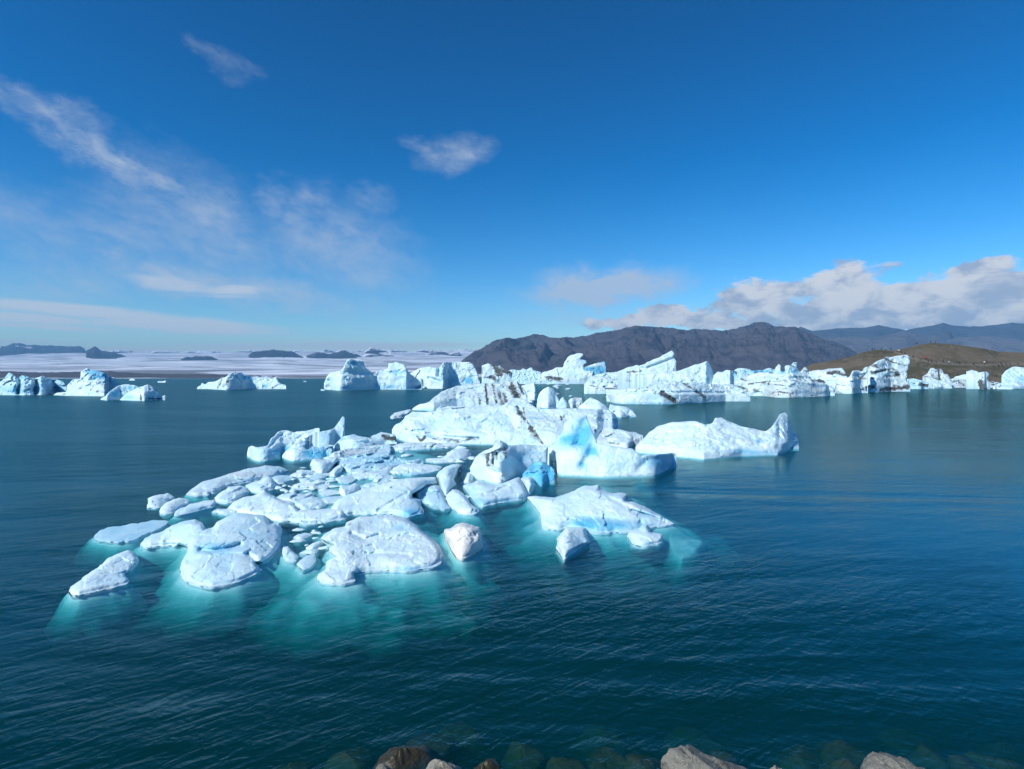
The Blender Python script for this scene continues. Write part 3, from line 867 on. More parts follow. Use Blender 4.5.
berg('pale wedge-ended block lying at the foot of the streaked centre berg', 'G',
     [(270,292),(300,283),(330,275),(370,257),(440,277),(500,287),(570,265),(630,240),(650,260),(680,320),(700,350),(682,376),(600,386),(520,402),(440,417),(390,427),(350,402),(300,332)],
     s1=1.3, Hc=.5, s2=.2, blue=[(380,400,60,30,.4),(330,330,40,60,.25),(690,365,40,14,.4),(580,390,120,12,.35)], crease=[([(410,350),(470,335),(560,290)],12,.25)])
berg('small upright white block leaning beside the deep blue wedge', 'G',
     [(640,242),(690,230),(720,240),(737,295),(727,322),(690,347),(670,310),(650,265)], s1=2, Hc=.5, s2=.3)
berg('deep blue, shaded wedge of ice right of the streaked centre berg', 'G',
     [(650,215),(700,175),(740,140),(800,138),(850,180),(868,210),(850,250),(780,285),(735,272),(715,237)], s1=1.4, Hc=.6, s2=.3, base_blue=.85, grit=0, wl='hull', na=.2)  # base tint mixes the blue of the ice with its painted shade
berg('little white lump at lower left of the streaked centre berg', 'G',
     [(275,262),(295,215),(330,205),(340,240),(330,270),(295,283)], Hc=.3, s2=.3)
apron(tng, 1.0, .8)
apron(egg, .8, .8)
crm = berg('round cream-coloured dirty chunk floating in front of the tongue-shaped floe', 'G',
     [(155,587),(165,570),(200,565),(230,540),(270,532),(330,545),(385,560),(398,590),(400,640),(405,680),(380,710),(330,740),(270,760),(230,745),(200,700),(185,660),(165,640)],
     s1=1.8, Hc=.75, s2=.35, grit=.15, base_blue=.0, mat=M_ICE_CREAM, na=.3, ns=.42, dirt=[([(345,595),(352,598)],10,.9),([(220,560),(270,540)],10,.4),([(210,645),(290,630),(380,640)],7,.35)], T=.7)
apron(crm, .7, .7)

# right front group
spire = berg('blue-faced spire berg with a broad white base, right of centre', 'H',
     [(265,417),(310,370),(370,320),(395,270),(410,210),(440,190),(500,180),(555,165),(560,190),(575,230),(600,290),(620,330),(680,350),(740,360),(850,380),(900,420),(960,412),(1124,405),(1115,480),(1060,512),(990,542),(900,547),(700,550),(500,545),(380,542),(345,520),(350,460),(280,437)],
     s1=1.6, Hc=.9, s2=.9, wl='hull', base_blue=.04, grit=.0, T=2.0, ns=1.1, na=.13,
     blue=[(540,275,62,92,.85),(465,315,70,40,.6),(580,395,48,34,.8),(525,480,26,26,.75),(1000,455,120,40,.55),(1060,500,60,30,.5),(400,330,50,40,.4)],
     crease=[([(560,170),(520,260),(500,330)],34,.30),([(585,370),(570,420),(525,485)],24,.22),([(890,500),(950,450),(1110,430)],22,.15)])
shelf(spire, 'H', [(350,520),(500,545),(900,540),(1100,500),(1130,560),(1160,700),(1000,760),(800,700),(640,640),(500,640),(360,640)], -0.35, 3.0, 14, blue=.35)
shelf(spire, 'J', [(130,440),(240,390),(400,395),(560,375),(720,372),(850,375),(760,430),(560,460),(420,500),(330,560),(200,600),(130,560)], -0.45, 3.0, 12, blue=.3)
wing = berg('wing-shaped white floe with blue lower edge in the right foreground', 'I',
     [(35,140),(70,135),(180,140),(280,105),(330,80),(405,75),(410,100),(470,118),(550,120),(540,150),(590,165),(640,185),(700,225),(750,250),(788,272),(760,282),(700,292),(640,302),(560,317),(470,322),(400,322),(330,318),(240,298),(180,310),(110,297),(105,230),(80,190)],
     s1=1.2, Hc=.42, s2=.22, base_blue=.05, grit=.1, blue=[(430,285,140,36,.6),(330,265,80,30,.45),(620,275,120,20,.25),(650,225,60,12,.3)],  # blue shade of the front face and crease painted into the tint
     crease=[([(570,205),(630,222),(690,242),(745,264)],6,.35),([(300,240),(450,250),(620,262)],16,.12),([(410,100),(470,150),(560,190)],10,.15)], ns=.7, rnd=2.5)
apron(wing, 2.4, 1.15)
shelf(wing, 'I', [(680,280),(800,270),(920,310),(1030,370),(980,440),(880,490),(760,490),(690,400)], -0.2, 1.6, blue=.1, amp=.1, shrink=.05)
berg('small upright white chunk in front of the wing-shaped floe', 'I',
     [(185,402),(190,350),(235,295),(340,290),(345,330),(365,370),(300,407),(250,442),(225,463),(205,440)], s1=1.8, Hc=.4, s2=.25, grit=.7, blue=[(310,375,40,40,.35)], T=.5)  # blue patch paints the shade of the chunk's right side
berg('small white knob-topped chunk right of the upright chunk', 'I',
     [(550,342),(560,320),(610,300),(625,278),(650,278),(670,315),(730,325),(742,350),(720,378),(650,390),(575,382)], s1=1.3, Hc=.25, s2=.3, blue=[(650,385,90,16,.35)], T=.5)
whale = berg('whale-shaped white berg with a raised fin at its right end', 'J',
     [(30,325),(60,290),(110,240),(160,205),(240,185),(380,180),(430,195),(470,190),(480,158),(530,165),(600,190),(640,210),(730,225),(775,235),(800,215),(830,170),(850,135),(880,128),(900,145),(905,180),(930,230),(950,260),(965,292),(940,307),(920,327),(870,347),(840,367),(740,370),(640,347),(590,352),(550,372),(500,387),(420,392),(330,387),(265,387),(260,360),(180,357),(100,347)],
     s1=1.2, Hc=.7, s2=.33, wl='hull', wly=[(0,350),(260,375),(420,392),(640,372),(840,368),(960,320)], base_blue=.03, grit=.35, na=.15, ns=1.0, T=2.2,
     blue=[(940,270,28,60,.45),(730,292,16,14,.6),(740,360,140,16,.5),(640,345,60,14,.45)], turn=[(896,960,2.6)], crease=[([(600,300),(680,320),(760,320)],12,.2),([(845,180),(850,260),(840,330)],14,.3),([(450,190),(430,215),(380,230)],10,.25)])  # shade on the fin's right face is painted blue too

# ================================================================== the grounded ice behind
main = berg('long flat-topped white berg with gritty foot, in the middle of the ice', 'K',
     [(88,512),(110,475),(160,450),(190,405),(240,380),(330,375),(560,355),(800,338),(930,325),(990,290),(1040,272),(1090,300),(1060,440),(1130,540),(1180,615),(1100,618),(1000,612),(940,585),(880,575),(820,600),(700,610),(500,607),(300,604),(200,602),(130,580)],
     s1=1.1, Hc=1.1, s2=.30, wl='hull', base_blue=.02, grit=.15, T=3, ns=1.5, na=.10,
     dirt=[([(270,560),(300,590),(330,560)],12,.75),([(380,575),(500,585),(600,590),(720,570)],14,.62),([(190,505),(196,510)],10,.7),([(160,460),(166,464)],8,.7),([(320,520),(400,545)],6,.4),([(100,500),(180,545)],5,.4)],
     blue=[(600,470,340,50,.14),(360,550,40,18,.5)], crease=[([(180,520),(330,545),(560,570),(720,575)],12,.35)])
main2 = berg('cracked white berg joined to the right end of the long flat-topped one', 'H',
     [(20,95),(80,50),(130,50),(190,80),(230,112),(330,120),(440,118),(560,120),(700,125),(737,150),(757,190),(752,252),(730,247),(680,242),(605,250),(600,350),(400,362),(330,357),(300,352),(270,347),(240,290),(180,210),(120,170)],
     s1=1.1, Hc=1.2, s2=.30, wl='hull', wly=[(0,350),(400,362),(620,352),(760,255)], base_blue=.02, grit=.3, T=2.5, ns=1.5, na=.12,
     dirt=[([(112,120),(135,160),(160,185)],14,.8),([(150,115),(158,160)],8,.7),([(170,195),(215,260),(270,345)],8,.85),([(180,178),(290,182)],8,.45),([(390,170),(394,190)],10,.8),([(40,345),(270,350)],5,.6)],
     blue=[(742,200,16,60,.8),(230,180,40,8,.4)], turn=[(718,757,1.6)], crease=[([(112,110),(160,190),(270,345)],8,.5)])  # right end turned from the sun, its shade painted as blue tint
berg('low grubby white berg at the right foot of the cracked berg', 'H',
     [(600,285),(605,258),(680,240),(740,250),(800,262),(870,275),(917,295),(880,320),(860,350),(820,372),(760,362),(700,358),(640,338),(605,312)], s1=1.1, Hc=.45, s2=.2, wl='hull', grit=.8, dirt=[([(690,335),(760,345)],10,.6),([(850,350),(870,320)],8,.6),([(640,290),(780,285)],4,.35)])
berg('small pyramid-topped floe behind the cracked berg, nearest open water', 'H',
     [(690,127),(700,85),(740,100),(800,110),(850,130),(872,162),(800,172),(755,177),(732,142)], s1=1.2, Hc=.5, s2=.3, wl='hull')
berg('smooth white dome on top of the ice behind the cracked berg', 'L',
     [(413,440),(415,400),(430,360),(460,320),(500,300),(530,315),(555,350),(577,400),(575,462),(480,465)], s1=1.6, Hc=1.2, s2=.8, wl='hull', grit=0, T=3)
berg('white block with a dark wedge of dirt, left of the smooth dome', 'L',
     [(290,300),(390,275),(410,340),(425,400),(460,430),(380,445),(350,400),(310,340)], s1=1.6, Hc=1.2, s2=.6, wl='hull', dirt=[([(380,410),(460,425)],9,.6)], T=3)
berg('small pointed white block just right of the smooth dome', 'L',
     [(572,465),(575,420),(590,390),(610,372),(640,420),(655,465)], s1=2, Hc=.8, s2=.8, wl='hull', blue=[(600,440,40,20,.3)])
berg('greyish rounded lump between two white wedges behind the cracked berg', 'L',
     [(645,460),(650,400),(700,380),(750,390),(730,440),(710,462)], s1=1.5, Hc=.8, s2=.6, wl='hull', grit=1.0, dirt=[([(670,430),(710,440)],14,.45)])
berg('broad white wedge-topped block behind the cracked berg right end', 'L',
     [(718,466),(735,440),(760,410),(800,380),(850,400),(900,430),(942,468)], s1=1.5, Hc=.9, s2=.6, wl='hull')
berg('white berg striped with vertical black dirt bands, behind the long flat berg', 'K',
     [(235,357),(280,325),(360,305),(400,270),(450,235),(520,205),(600,180),(760,172),(880,175),(930,150),(1000,150),(1060,230),(1085,285),(1040,312),(960,325),(900,330),(700,335),(560,340),(400,340),(385,372),(300,377),(250,372)],
     s1=1.2, Hc=2.0, s2=.5, wl='hull', wly=[(235,365),(390,372),(560,360),(1085,350)], grit=.6, base_blue=.02, T=5, ns=2.0,
     dirt=[([(770,178),(785,320)],10,.95),([(825,180),(850,310)],9,.75),([(870,240),(895,320)],16,.7),([(905,250),(920,305)],14,.8),([(960,195),(1005,270)],22,.95),([(1010,160),(1050,250)],10,.9),([(725,280),(730,318)],12,.7),([(880,180),(940,230)],10,.45),([(650,255),(656,270)],8,.6),([(540,215),(545,240)],7,.6),([(690,230),(740,250)],16,.3)],
     blue=[(330,365,60,12,.4)])
berg('thin white shelf of ice between the black-striped berg and the long flat one', 'K',
     [(388,330),(420,320),(560,328),(700,328),(880,325),(880,340),(700,352),(560,367),(400,378)], s1=1.2, Hc=.4, s2=.1, wl='hull', grit=.3, dirt=[([(560,328),(880,327)],4,.7)])
berg('small grubby floe drifting off the left tip of the black-striped berg', 'K',
     [(73,417),(90,395),(150,380),(220,365),(245,380),(200,402),(150,427),(90,434)], s1=1, Hc=.45, s2=.15, grit=1, dirt=[([(140,415),(220,390)],6,.6)])

far_name = dict(name='iceberg', cat='iceberg')
berg('twin-towered white iceberg with a blue cave spot and shaded right face', 'R',
     [(75,205),(90,165),(110,145),(170,140),(185,110),(200,78),(240,76),(290,82),(300,120),(340,150),(380,130),(420,125),(425,95),(470,92),(510,105),(530,140),(560,170),(605,205),(602,230),(520,235),(400,234),(240,242),(150,242),(95,234)],
     s1=2.6, Hc=7, s2=1.2, wl='hull', base_blue=.05, grit=.1, T=12, na=.2, blue=[(232,98,16,18,.9),(470,145,36,20,.45),(560,200,45,60,.7),(430,225,50,12,.6),(185,235,20,10,.5),(345,215,30,20,.35)], turn=[(520,600,22)], strata=.25, step=.5, **far_name)  # shade of the right face also painted in with blue
berg('broad white iceberg with a turquoise hollow, right of the twin-towered one', 'R',
     [(540,150),(590,125),(640,115),(700,120),(720,90),(790,88),(860,88),(880,105),(900,150),(915,200),(860,215),(740,222),(730,232),(605,232),(610,195),(580,170)],
     s1=2.2, Hc=6, s2=.9, wl='hull', T=12, na=.22, blue=[(855,192,26,18,.9),(760,190,40,20,.35),(700,150,14,40,.3)], dirt=[([(655,165),(672,185)],5,.55),([(860,110),(855,150)],3,.5)], crease=[([(700,95),(690,160)],8,4),([(640,180),(700,200)],10,3)], step=.5, **far_name)
berg('white block topped with jet-black rubble at the back centre', 'L',
     [(15,245),(15,150),(60,135),(95,150),(140,150),(190,185),(230,190),(215,215),(160,240),(100,265),(40,272)],
     s1=2.2, Hc=4, s2=.9, wl='hull', wly=[(0,285),(900,285)], T=8, step=.5, dirt=[([(110,150),(140,215)],24,1.0),([(140,185),(215,200)],14,1.0),([(70,235),(110,245)],14,1.0)], **far_name)
berg('low jumble of pale blue ice blocks behind the black-striped berg', 'L',
     [(170,240),(185,205),(230,175),(290,182),(310,165),(335,185),(370,168),(400,192),(450,198),(470,240),(445,272),(340,292),(250,275),(200,255)],
     s1=1.6, Hc=3, s2=.6, wl='hull', wly=[(0,285),(900,285)], base_blue=.2, na=.4, ns=1.8, T=8, step=.5, scal=1.0, **far_name)
berg('white iceberg with a curled horn, seen against the dark mountain', 'L',
     [(450,205),(520,180),(560,162),(610,165),(620,130),(650,85),(700,60),(745,60),(762,80),(735,100),(770,108),(785,130),(755,148),(765,185),(830,195),(820,222),(760,242),(640,252),(600,262),(560,240),(480,235)],
     s1=2.4, Hc=5, s2=1.3, wl='hull', wly=[(0,285),(900,285)], base_blue=.04, T=6, step=.5, blue=[(740,120,36,20,.4),(700,215,60,12,.2)], dirt=[([(470,240),(520,236),(600,248)],9,.95),([(640,238),(760,236)],5,.45)], **far_name)
berg('tilted blue slab with a white upper edge, right of the horned iceberg', 'L',
     [(753,165),(800,150),(870,132),(910,121),(919,140),(916,180),(850,202),(790,185)],
     s1=2.4, Hc=4, s2=1.2, wl='hull', wly=[(0,285),(900,285)], base_blue=.8, grit=0, T=5, step=.5, blue=[(830,142,90,14,-.8)], turn=[(760,915,6)], **far_name)
berg('little flat floe in the blue gap, left one of two', 'L', [(478,277),(500,258),(560,256),(550,284),(495,292)], s1=1, Hc=.5, s2=.12, step=.6)
berg('little flat floe in the blue gap, right one of two', 'L', [(520,302),(555,290),(606,300),(572,320)], s1=1, Hc=.4, s2=.12, step=.6)
berg('low white berg with a smooth hump sloping into the blue gap', 'M',
     [(-40,265),(0,228),(20,213),(100,195),(190,190),(285,208),(400,232),(420,290),(300,330),(100,300),(20,292),(-30,290)],
     s1=1.0, Hc=2.0, s2=.3, wl='hull', ash=.45, grit=.4, T=8, step=.55, dirt=[([(90,290),(230,296)],4,.8),([(0,275),(60,290)],5,.45)])
ledge = berg('long low white berg with a black gully and dark teal waterline, right of centre', 'M',
     [(100,300),(230,292),(330,285),(400,235),(470,250),(540,255),(640,265),(740,265),(840,265),(920,290),(960,330),(965,357),(880,367),(740,374),(620,377),(520,380),(400,382),(260,387),(170,387),(140,377),(115,372)],
     s1=1.9, Hc=2.2, s2=.35, wl='hull', ash=.45, grit=.4, T=9, ns=2.0, step=.55, dirt=[([(430,320),(470,340),(515,372)],14,1.0),([(560,255),(610,290)],9,.75),([(640,310),(690,345),(695,365)],10,.85),([(825,290),(830,305)],6,.9),([(740,310),(960,310)],3,.45),([(500,220),(500,240)],4,.6)],
     blue=[(380,345,70,20,.3),(600,380,420,7,.55)], crease=[([(120,318),(420,312),(700,318),(960,320)],7,.8),([(440,320),(510,370)],12,1.2)])
berg('upward-slanting twin-pointed white slab against the mountain', 'M',
     [(165,190),(220,165),(330,145),(380,120),(440,90),(490,65),(508,85),(500,106),(525,130),(510,152),(490,182),(400,200),(290,212),(230,195)],
     s1=2.2, Hc=4, s2=1.2, wl='hull', wly=[(165,330),(525,330)], T=6, step=.5, dirt=[([(225,190),(300,190),(310,180)],5,.7),([(360,160),(400,130)],4,.4)], crease=[([(350,165),(430,135),(505,108)],7,1.5)])
berg('big white wedge of ice with a steep right end, on the long low berg', 'M',
     [(290,212),(400,197),(500,190),(560,175),(640,145),(690,130),(712,127),(730,160),(745,200),(722,230),(690,257),(600,268),(480,262),(380,235)],
     s1=2.0, Hc=3.5, s2=.9, wl='hull', wly=[(290,345),(745,345)], T=6, step=.5, blue=[(715,235,22,14,.7)], turn=[(700,745,5)])
berg('squarish white block with a blue right face beside the white wedge', 'M',
     [(735,268),(750,215),(770,195),(820,180),(850,185),(863,230),(852,268)], s1=2.4, Hc=3, s2=.9, wl='hull', wly=[(735,345),(860,345)], T=6, step=.5, blue=[(858,235,10,40,.8)], turn=[(845,863,4)])
berg('lone little white floe on the open water below the long low berg', 'M', [(748,478),(755,468),(800,468),(826,480),(790,486)], s1=1, Hc=.25, s2=.15, step=.5)
berg('long dirty-banded berg with two small blue pinnacles', 'N',
     [(60,285),(75,255),(150,215),(250,190),(320,200),(345,155),(358,143),(370,155),(372,185),(398,190),(392,155),(430,150),(440,132),(465,133),(462,165),(475,195),(488,190),(505,163),(522,170),(545,220),(570,250),(640,260),(690,290),(692,330),(600,340),(450,344),(330,344),(220,332),(150,305)],
     s1=1.5, Hc=3.5, s2=.7, wl='hull', ash=.9, grit=1.0, T=10, step=.5, blue=[(382,185,18,16,.8),(448,185,22,18,.85),(365,195,20,14,.5)], dirt=[([(170,265),(300,248)],6,.75),([(345,300),(352,330)],5,.8),([(280,255),(480,240)],4,.5),([(380,295),(560,255)],5,.4),([(480,300),(640,310)],4,.4)], strata=.35)
berg('grubby berg with black hollows in front of the brown hill foot', 'N',
     [(525,192),(560,180),(620,180),(700,170),(740,168),(757,195),(768,232),(800,182),(830,180),(850,192),(868,165),(890,163),(882,200),(850,232),(852,270),(892,312),(800,318),(700,318),(610,275),(560,240)],
     s1=1.5, Hc=4, s2=.7, wl='hull', ash=.9, grit=1.0, T=10, step=.5, dirt=[([(570,240),(620,250)],10,.95),([(655,200),(700,195),(755,212)],11,1.0),([(700,260),(690,310)],4,.7),([(760,300),(880,290)],5,.5)], strata=.3)
berg('tall gravel-streaked berg with black hollows, before the hillside', 'O',
     [(-85,387),(-62,331),(-30,290),(-10,240),(40,215),(100,185),(150,180),(170,173),(215,168),(255,163),(270,185),(267,230),(250,280),(247,330),(270,375),(250,397),(150,404),(40,414),(-60,414)],
     s1=1.9, Hc=6, s2=1.0, wl='hull', ash=.9, grit=1.0, T=12, step=.5, dirt=[([(15,288),(60,276),(105,266)],10,1.0),([(110,308),(190,300)],10,.8),([(70,400),(160,388),(260,378)],13,1.0),([(-40,260),(60,240)],6,.35),([(-40,350),(60,330)],6,.35)], crease=[([(15,288),(105,266)],10,1.2),([(100,310),(190,300)],10,1.0)], blue=[(150,305,60,12,.3)], strata=.35)  # first dirt stroke paints the shade of a dark hollow
berg('low dirty band of broken ice lying along the shore of the brown hill', 'O',
     [(255,374),(285,356),(330,348),(380,335),(420,341),(470,326),(530,332),(570,322),(640,334),(700,326),(760,342),(830,338),(870,350),(905,374),(900,382),(255,384)], s1=1.6, Hc=2.0, s2=.6, wl='hull', wly=[(250,383),(905,383)], grit=1.0, ash=1.0, T=5, step=.5, na=.3)
berg('small teal chunk with one dark end, right of the gravel-streaked berg', 'O',
     [(238,362),(245,325),(290,320),(350,335),(392,350),(387,387),(330,392),(290,382)], s1=1.6, Hc=1.5, s2=.4, wl='hull', base_blue=.3, T=4, step=.5, dirt=[([(335,365),(385,370)],14,1.0)])
berg('jagged grey-white berg split by a dark cleft, below the hill path', 'O',
     [(345,312),(385,285),(395,255),(420,250),(440,265),(450,250),(475,265),(490,290),(520,290),(537,320),(545,350),(500,350),(410,340)], s1=2, Hc=4, s2=.9, wl='hull', ash=.9, wly=[(345,385),(545,385)], grit=1.0, T=6, step=.5, dirt=[([(455,258),(460,325)],10,.9),([(400,320),(500,318)],6,.5)])
berg('low rounded white floe below the cleft berg', 'O', [(398,375),(430,347),(470,337),(530,350),(547,382),(470,386),(400,384)], s1=1.2, Hc=1.2, s2=.4, wl='hull', T=4, step=.5)
berg('smooth white berg with a long sloping back at the right', 'O',
     [(538,382),(540,345),(560,315),(610,300),(650,293),(700,320),(732,345),(742,365),(720,380),(640,383)], s1=1.5, Hc=2.5, s2=.7, wl='hull', T=6, step=.5, blue=[(690,310,30,12,.25)])
berg('overhanging grey-white berg with a black base, second from the right edge', 'O',
     [(640,275),(680,263),(720,280),(782,275),(797,295),(782,330),(805,352),(770,390),(725,390),(720,340),(690,305)], s1=2, Hc=3, s2=.9, wl='hull', ash=.9, grit=1.0, T=6, step=.5, dirt=[([(740,350),(745,395)],24,1.0),([(720,300),(780,330)],5,.5)])
berg('blue-white rounded berg cut by the right edge of the view', 'O',
     [(870,310),(900,275),(950,248),(985,245),(1050,250),(1100,270),(1120,350),(1060,355),(980,352),(910,347)], s1=1.8, Hc=4, s2=.8, wl='hull', wly=[(870,380),(1120,380)], base_blue=.16, T=8, step=.5, blue=[(1010,330,40,20,.4)])
berg('flat white floe under the rounded berg at the right edge', 'O',
     [(818,378),(835,360),(860,350),(910,345),(980,352),(1100,352),(1110,387),(900,390),(830,388)], s1=1.2, Hc=1.2, s2=.35, wl='hull', base_blue=.1, T=5, step=.5)
berg('rocky jumble of ice with deep blue hollows at the far left edge', 'P',
     [(-60,205),(-50,140),(-20,130),(10,125),(30,105),(50,70),(75,85),(100,110),(130,92),(160,100),(190,110),(230,105),(265,93),(290,115),(330,120),(380,130),(402,160),(397,192),(330,202),(230,207),(140,212),(60,207)],
     s1=1.8, Hc=3.5, s2=.8, wl='hull', T=12, na=.4, step=.5, blue=[(100,175,50,30,.6),(130,105,40,14,.5),(215,165,45,36,.6),(340,165,60,40,.65),(30,180,40,20,.4),(50,90,20,14,.4)], crease=[([(120,110),(110,200)],14,4),([(220,120),(215,200)],16,4),([(320,130),(350,195)],18,4)], **far_name)
berg('white iceberg crowned by a bright blue block, second from the left edge', 'P',
     [(318,215),(340,200),(400,195),(402,150),(440,115),(480,113),(485,70),(520,50),(560,55),(640,80),(652,95),(692,110),(722,150),(712,192),(640,213),(500,212),(420,213)],
     s1=1.8, Hc=4, s2=.9, wl='hull', T=12, na=.25, step=.5, grit=.6, blue=[(590,88,52,24,.95),(560,70,40,14,.3),(640,120,20,16,.4)], dirt=[([(590,190),(640,195)],9,.7),([(430,205),(450,200)],5,.6),([(480,170),(570,150)],4,.4),([(620,150),(690,150)],5,.4)], crease=[([(500,118),(620,115)],9,.6)], **far_name)
berg('bright blue-sided floe in front of the blue-crowned iceberg', 'P',
     [(603,236),(650,195),(700,165),(750,150),(800,150),(832,160),(830,187),(760,192),(725,237),(640,242)], s1=1.5, Hc=3, s2=.6, wl='hull', T=7, step=.5, blue=[(700,205,50,26,.8),(800,170,40,14,.6)], **far_name)
berg('grey-shouldered white iceberg with a dark notch, rightmost of the left cluster', 'P',
     [(720,240),(760,200),(800,180),(850,155),(880,142),(915,155),(950,190),(972,222),(1000,215),(975,237),(860,242)], s1=1.5, Hc=3, s2=.7, wl='hull', T=9, step=.5, grit=.8, dirt=[([(848,212),(850,240)],5,.9),([(900,232),(975,234)],6,.8)], blue=[(770,225,40,14,.4)], **far_name)
berg('tiny white berg far off below the dark moraine shore', 'P', [(772,120),(785,112),(800,107),(820,119)], s1=1.5, Hc=4, s2=.7, wl='hull', T=10, step=.4, ns=8, **far_name)
berg('tiny flat-topped berg far off left of the serrated white iceberg', 'P', [(948,138),(956,128),(985,127),(1006,125),(1010,139)], s1=1.5, Hc=4, s2=.7, wl='hull', T=10, step=.4, ns=6, **far_name)
berg('serrated white iceberg standing alone between the left cluster and the twin towers', 'Q',
     [(50,282),(62,262),(80,258),(85,232),(105,250),(130,232),(180,228),(230,203),(240,188),(250,205),(275,195),(290,175),(330,156),(370,165),(390,180),(430,180),(450,200),(490,190),(530,205),(560,198),(600,215),(632,195),(650,230),(662,245),(700,258),(707,274),(640,277),(500,277),(420,282),(250,287),(150,289)],
     s1=1.8, Hc=5, s2=.9, wl='hull', T=16, step=.5, na=.24, dirt=[([(240,195),(205,275)],7,.75),([(280,225),(250,265)],10,.8),([(560,200),(540,225)],5,.5)], blue=[(410,200,40,16,.6),(552,262,22,14,.7),(450,200,20,20,.3)], **far_name)
berg('tiny ice scrap adrift between the serrated iceberg and the twin towers', 'Q', [(818,234),(828,218),(852,226),(846,236)], s1=1.4, Hc=3, s2=.7, wl='hull', T=5, step=.4, **far_name)
berg('tiny low ice scrap just left of the twin-towered iceberg', 'R', [(56,243),(62,232),(74,236),(80,244)], s1=1.4, Hc=1.5, s2=.5, wl='hull', T=4, step=.4, **far_name)
berg('distant strip of blue and white ice behind the dirty-banded berg', 'N',
     [(70,212),(75,185),(110,168),(160,174),(200,186),(260,180),(300,170),(340,182),(342,212)], s1=1.6, Hc=5, s2=.8, wl='hull', wly=[(0,250),(400,250)], T=20, step=.5, na=.35, blue=[(250,192,120,12,.8),(80,200,20,12,.6)], dirt=[([(85,190),(100,198)],8,.9)], **far_name)

# thin slabs nearly awash in the gaps of the raft
slab_rng = random.Random(5)
for (sx_, sy_, sw_) in [(283,504,17),(300,497,14),(333,499,16),(348,479,15),(366,470,18),(386,479,16),(302,536,12),(311,551,11),(309,521,13),(336,456,13),(352,447,15),(402,470,14),(456,498,12),(281,479,14),(262,501,13),(226,511,15),(247,506,12),(372,486,15),(318,476,14)]:
    n_ = slab_rng.randint(6, 8)
    ring_ = []
    for q_ in range(n_):
        a_ = 2 * math.pi * q_ / n_ + slab_rng.uniform(-.25, .25)
        k_ = slab_rng.uniform(.7, 1.15)
        ring_.append((sx_ + sw_ * k_ * math.cos(a_), sy_ + sw_ * .30 * k_ * math.sin(a_) - .12 * sw_ * math.cos(a_)))
    berg('thin pale floe nearly awash in a gap of the left raft', 'X', ring_, Hc=.18, s2=.05, base_blue=slab_rng.uniform(.08, .3), name='thin_floe', cat='ice floe', group='thin awash floes in the left raft', rough=1.0)

# ------------------------------------------------------------------ slush: loose fragments between the left floes
def fragment_mesh(seed):
    rg = np.random.default_rng(seed)
    nu, nv = 14, 9
    V = []
    for j in range(nv + 1):
        th = math.pi * j / nv
        for i in range(nu):
            ph = 2 * math.pi * i / nu
            V.append((math.sin(th) * math.cos(ph), math.sin(th) * math.sin(ph), math.cos(th)))
    V = np.array(V)
    k = 1 + 0.55 * fbm(V[:, 0] * 1.3, V[:, 1] * 1.3, V[:, 2] * 1.3, seed, 3)
    w_, tl_ = worley(V[:, 0] * 1.4, V[:, 1] * 1.4, V[:, 2] * 1.4, seed)
    V = V * (k + .5 * tl_ - .15 * w_)[:, None] * np.array([1, .75, .5])
    V[:, 2] = np.where(V[:, 2] < -.12, V[:, 2] * .5 - .06, V[:, 2])
    fs = [(j * nu + i, (j + 1) * nu + i, (j + 1) * nu + (i + 1) % nu, j * nu + (i + 1) % nu) for j in range(nv) for i in range(nu)]
    T = np.zeros((len(V), 3)); T[:, 0] = .06 + .14 * rg.random(); T[:, 2] = .4
    return V, fs, T


FR = []
for k in range(8):
    V, fs, T = fragment_mesh(40 + k)
    o = link_mesh('ice_fragment', V, fs, M_ICE_NEAR, tint=T, origin=(0, 0, 0))
    FR.append(o)
zones = [((300, 466), (345, 494), 40, 'small pale ice fragment in the slush behind the broad bright floe', 'fragments in the left slush'),
         ((275, 486), (330, 508), 22, 'small pale ice fragment in the slush behind the broad bright floe', 'fragments in the left slush'),
         ((325, 440), (410, 482), 44, 'small pale ice fragment among the teal sheets left of the pool', 'fragments among the teal sheets'),
         ((298, 520), (326, 550), 20, 'small pale ice fragment in the teal water beside the rough front floe', 'fragments beside the rough front floe'),
         ((250, 476), (295, 492), 14, 'small pale ice fragment in front of the log-shaped floe', 'fragments by the log-shaped floe'),
         ((420, 436), (475, 450), 16, 'small gritty ice fragment along the foot of the long flat berg', 'fragments along the long flat berg'),
         ((436, 455), (475, 490), 12, 'small ice fragment between the turquoise pool and the streaked centre berg', 'fragments by the centre berg'),
         ((548, 384), (610, 398), 9, 'small ice fragment floating in the blue gap behind the domes', 'fragments in the blue gap')]
nfr = 0
for (xa, ya), (xb, yb), cnt, lab, grp in zones:
    for _ in range(cnt):
        px, py = random.uniform(xa, xb), random.uniform(ya, yb)
        gx_, gy_ = ground(px, py)
        src = FR[nfr % len(FR)]
        o = src if nfr < len(FR) else src.copy()
        if nfr >= len(FR):
            COL.objects.link(o)
        o.location = (float(gx_), float(gy_), 0.0)
        s = float(gy_) / F * random.choice([2.0, 2.6, 3.4, 5.0])
        o.scale = (s * random.uniform(1, 1.7), s, s * random.uniform(.5, .9))
        o.rotation_euler = (0, 0, random.uniform(0, 6.28))
        tag(o, lab, 'ice fragment', grp)
        nfr += 1
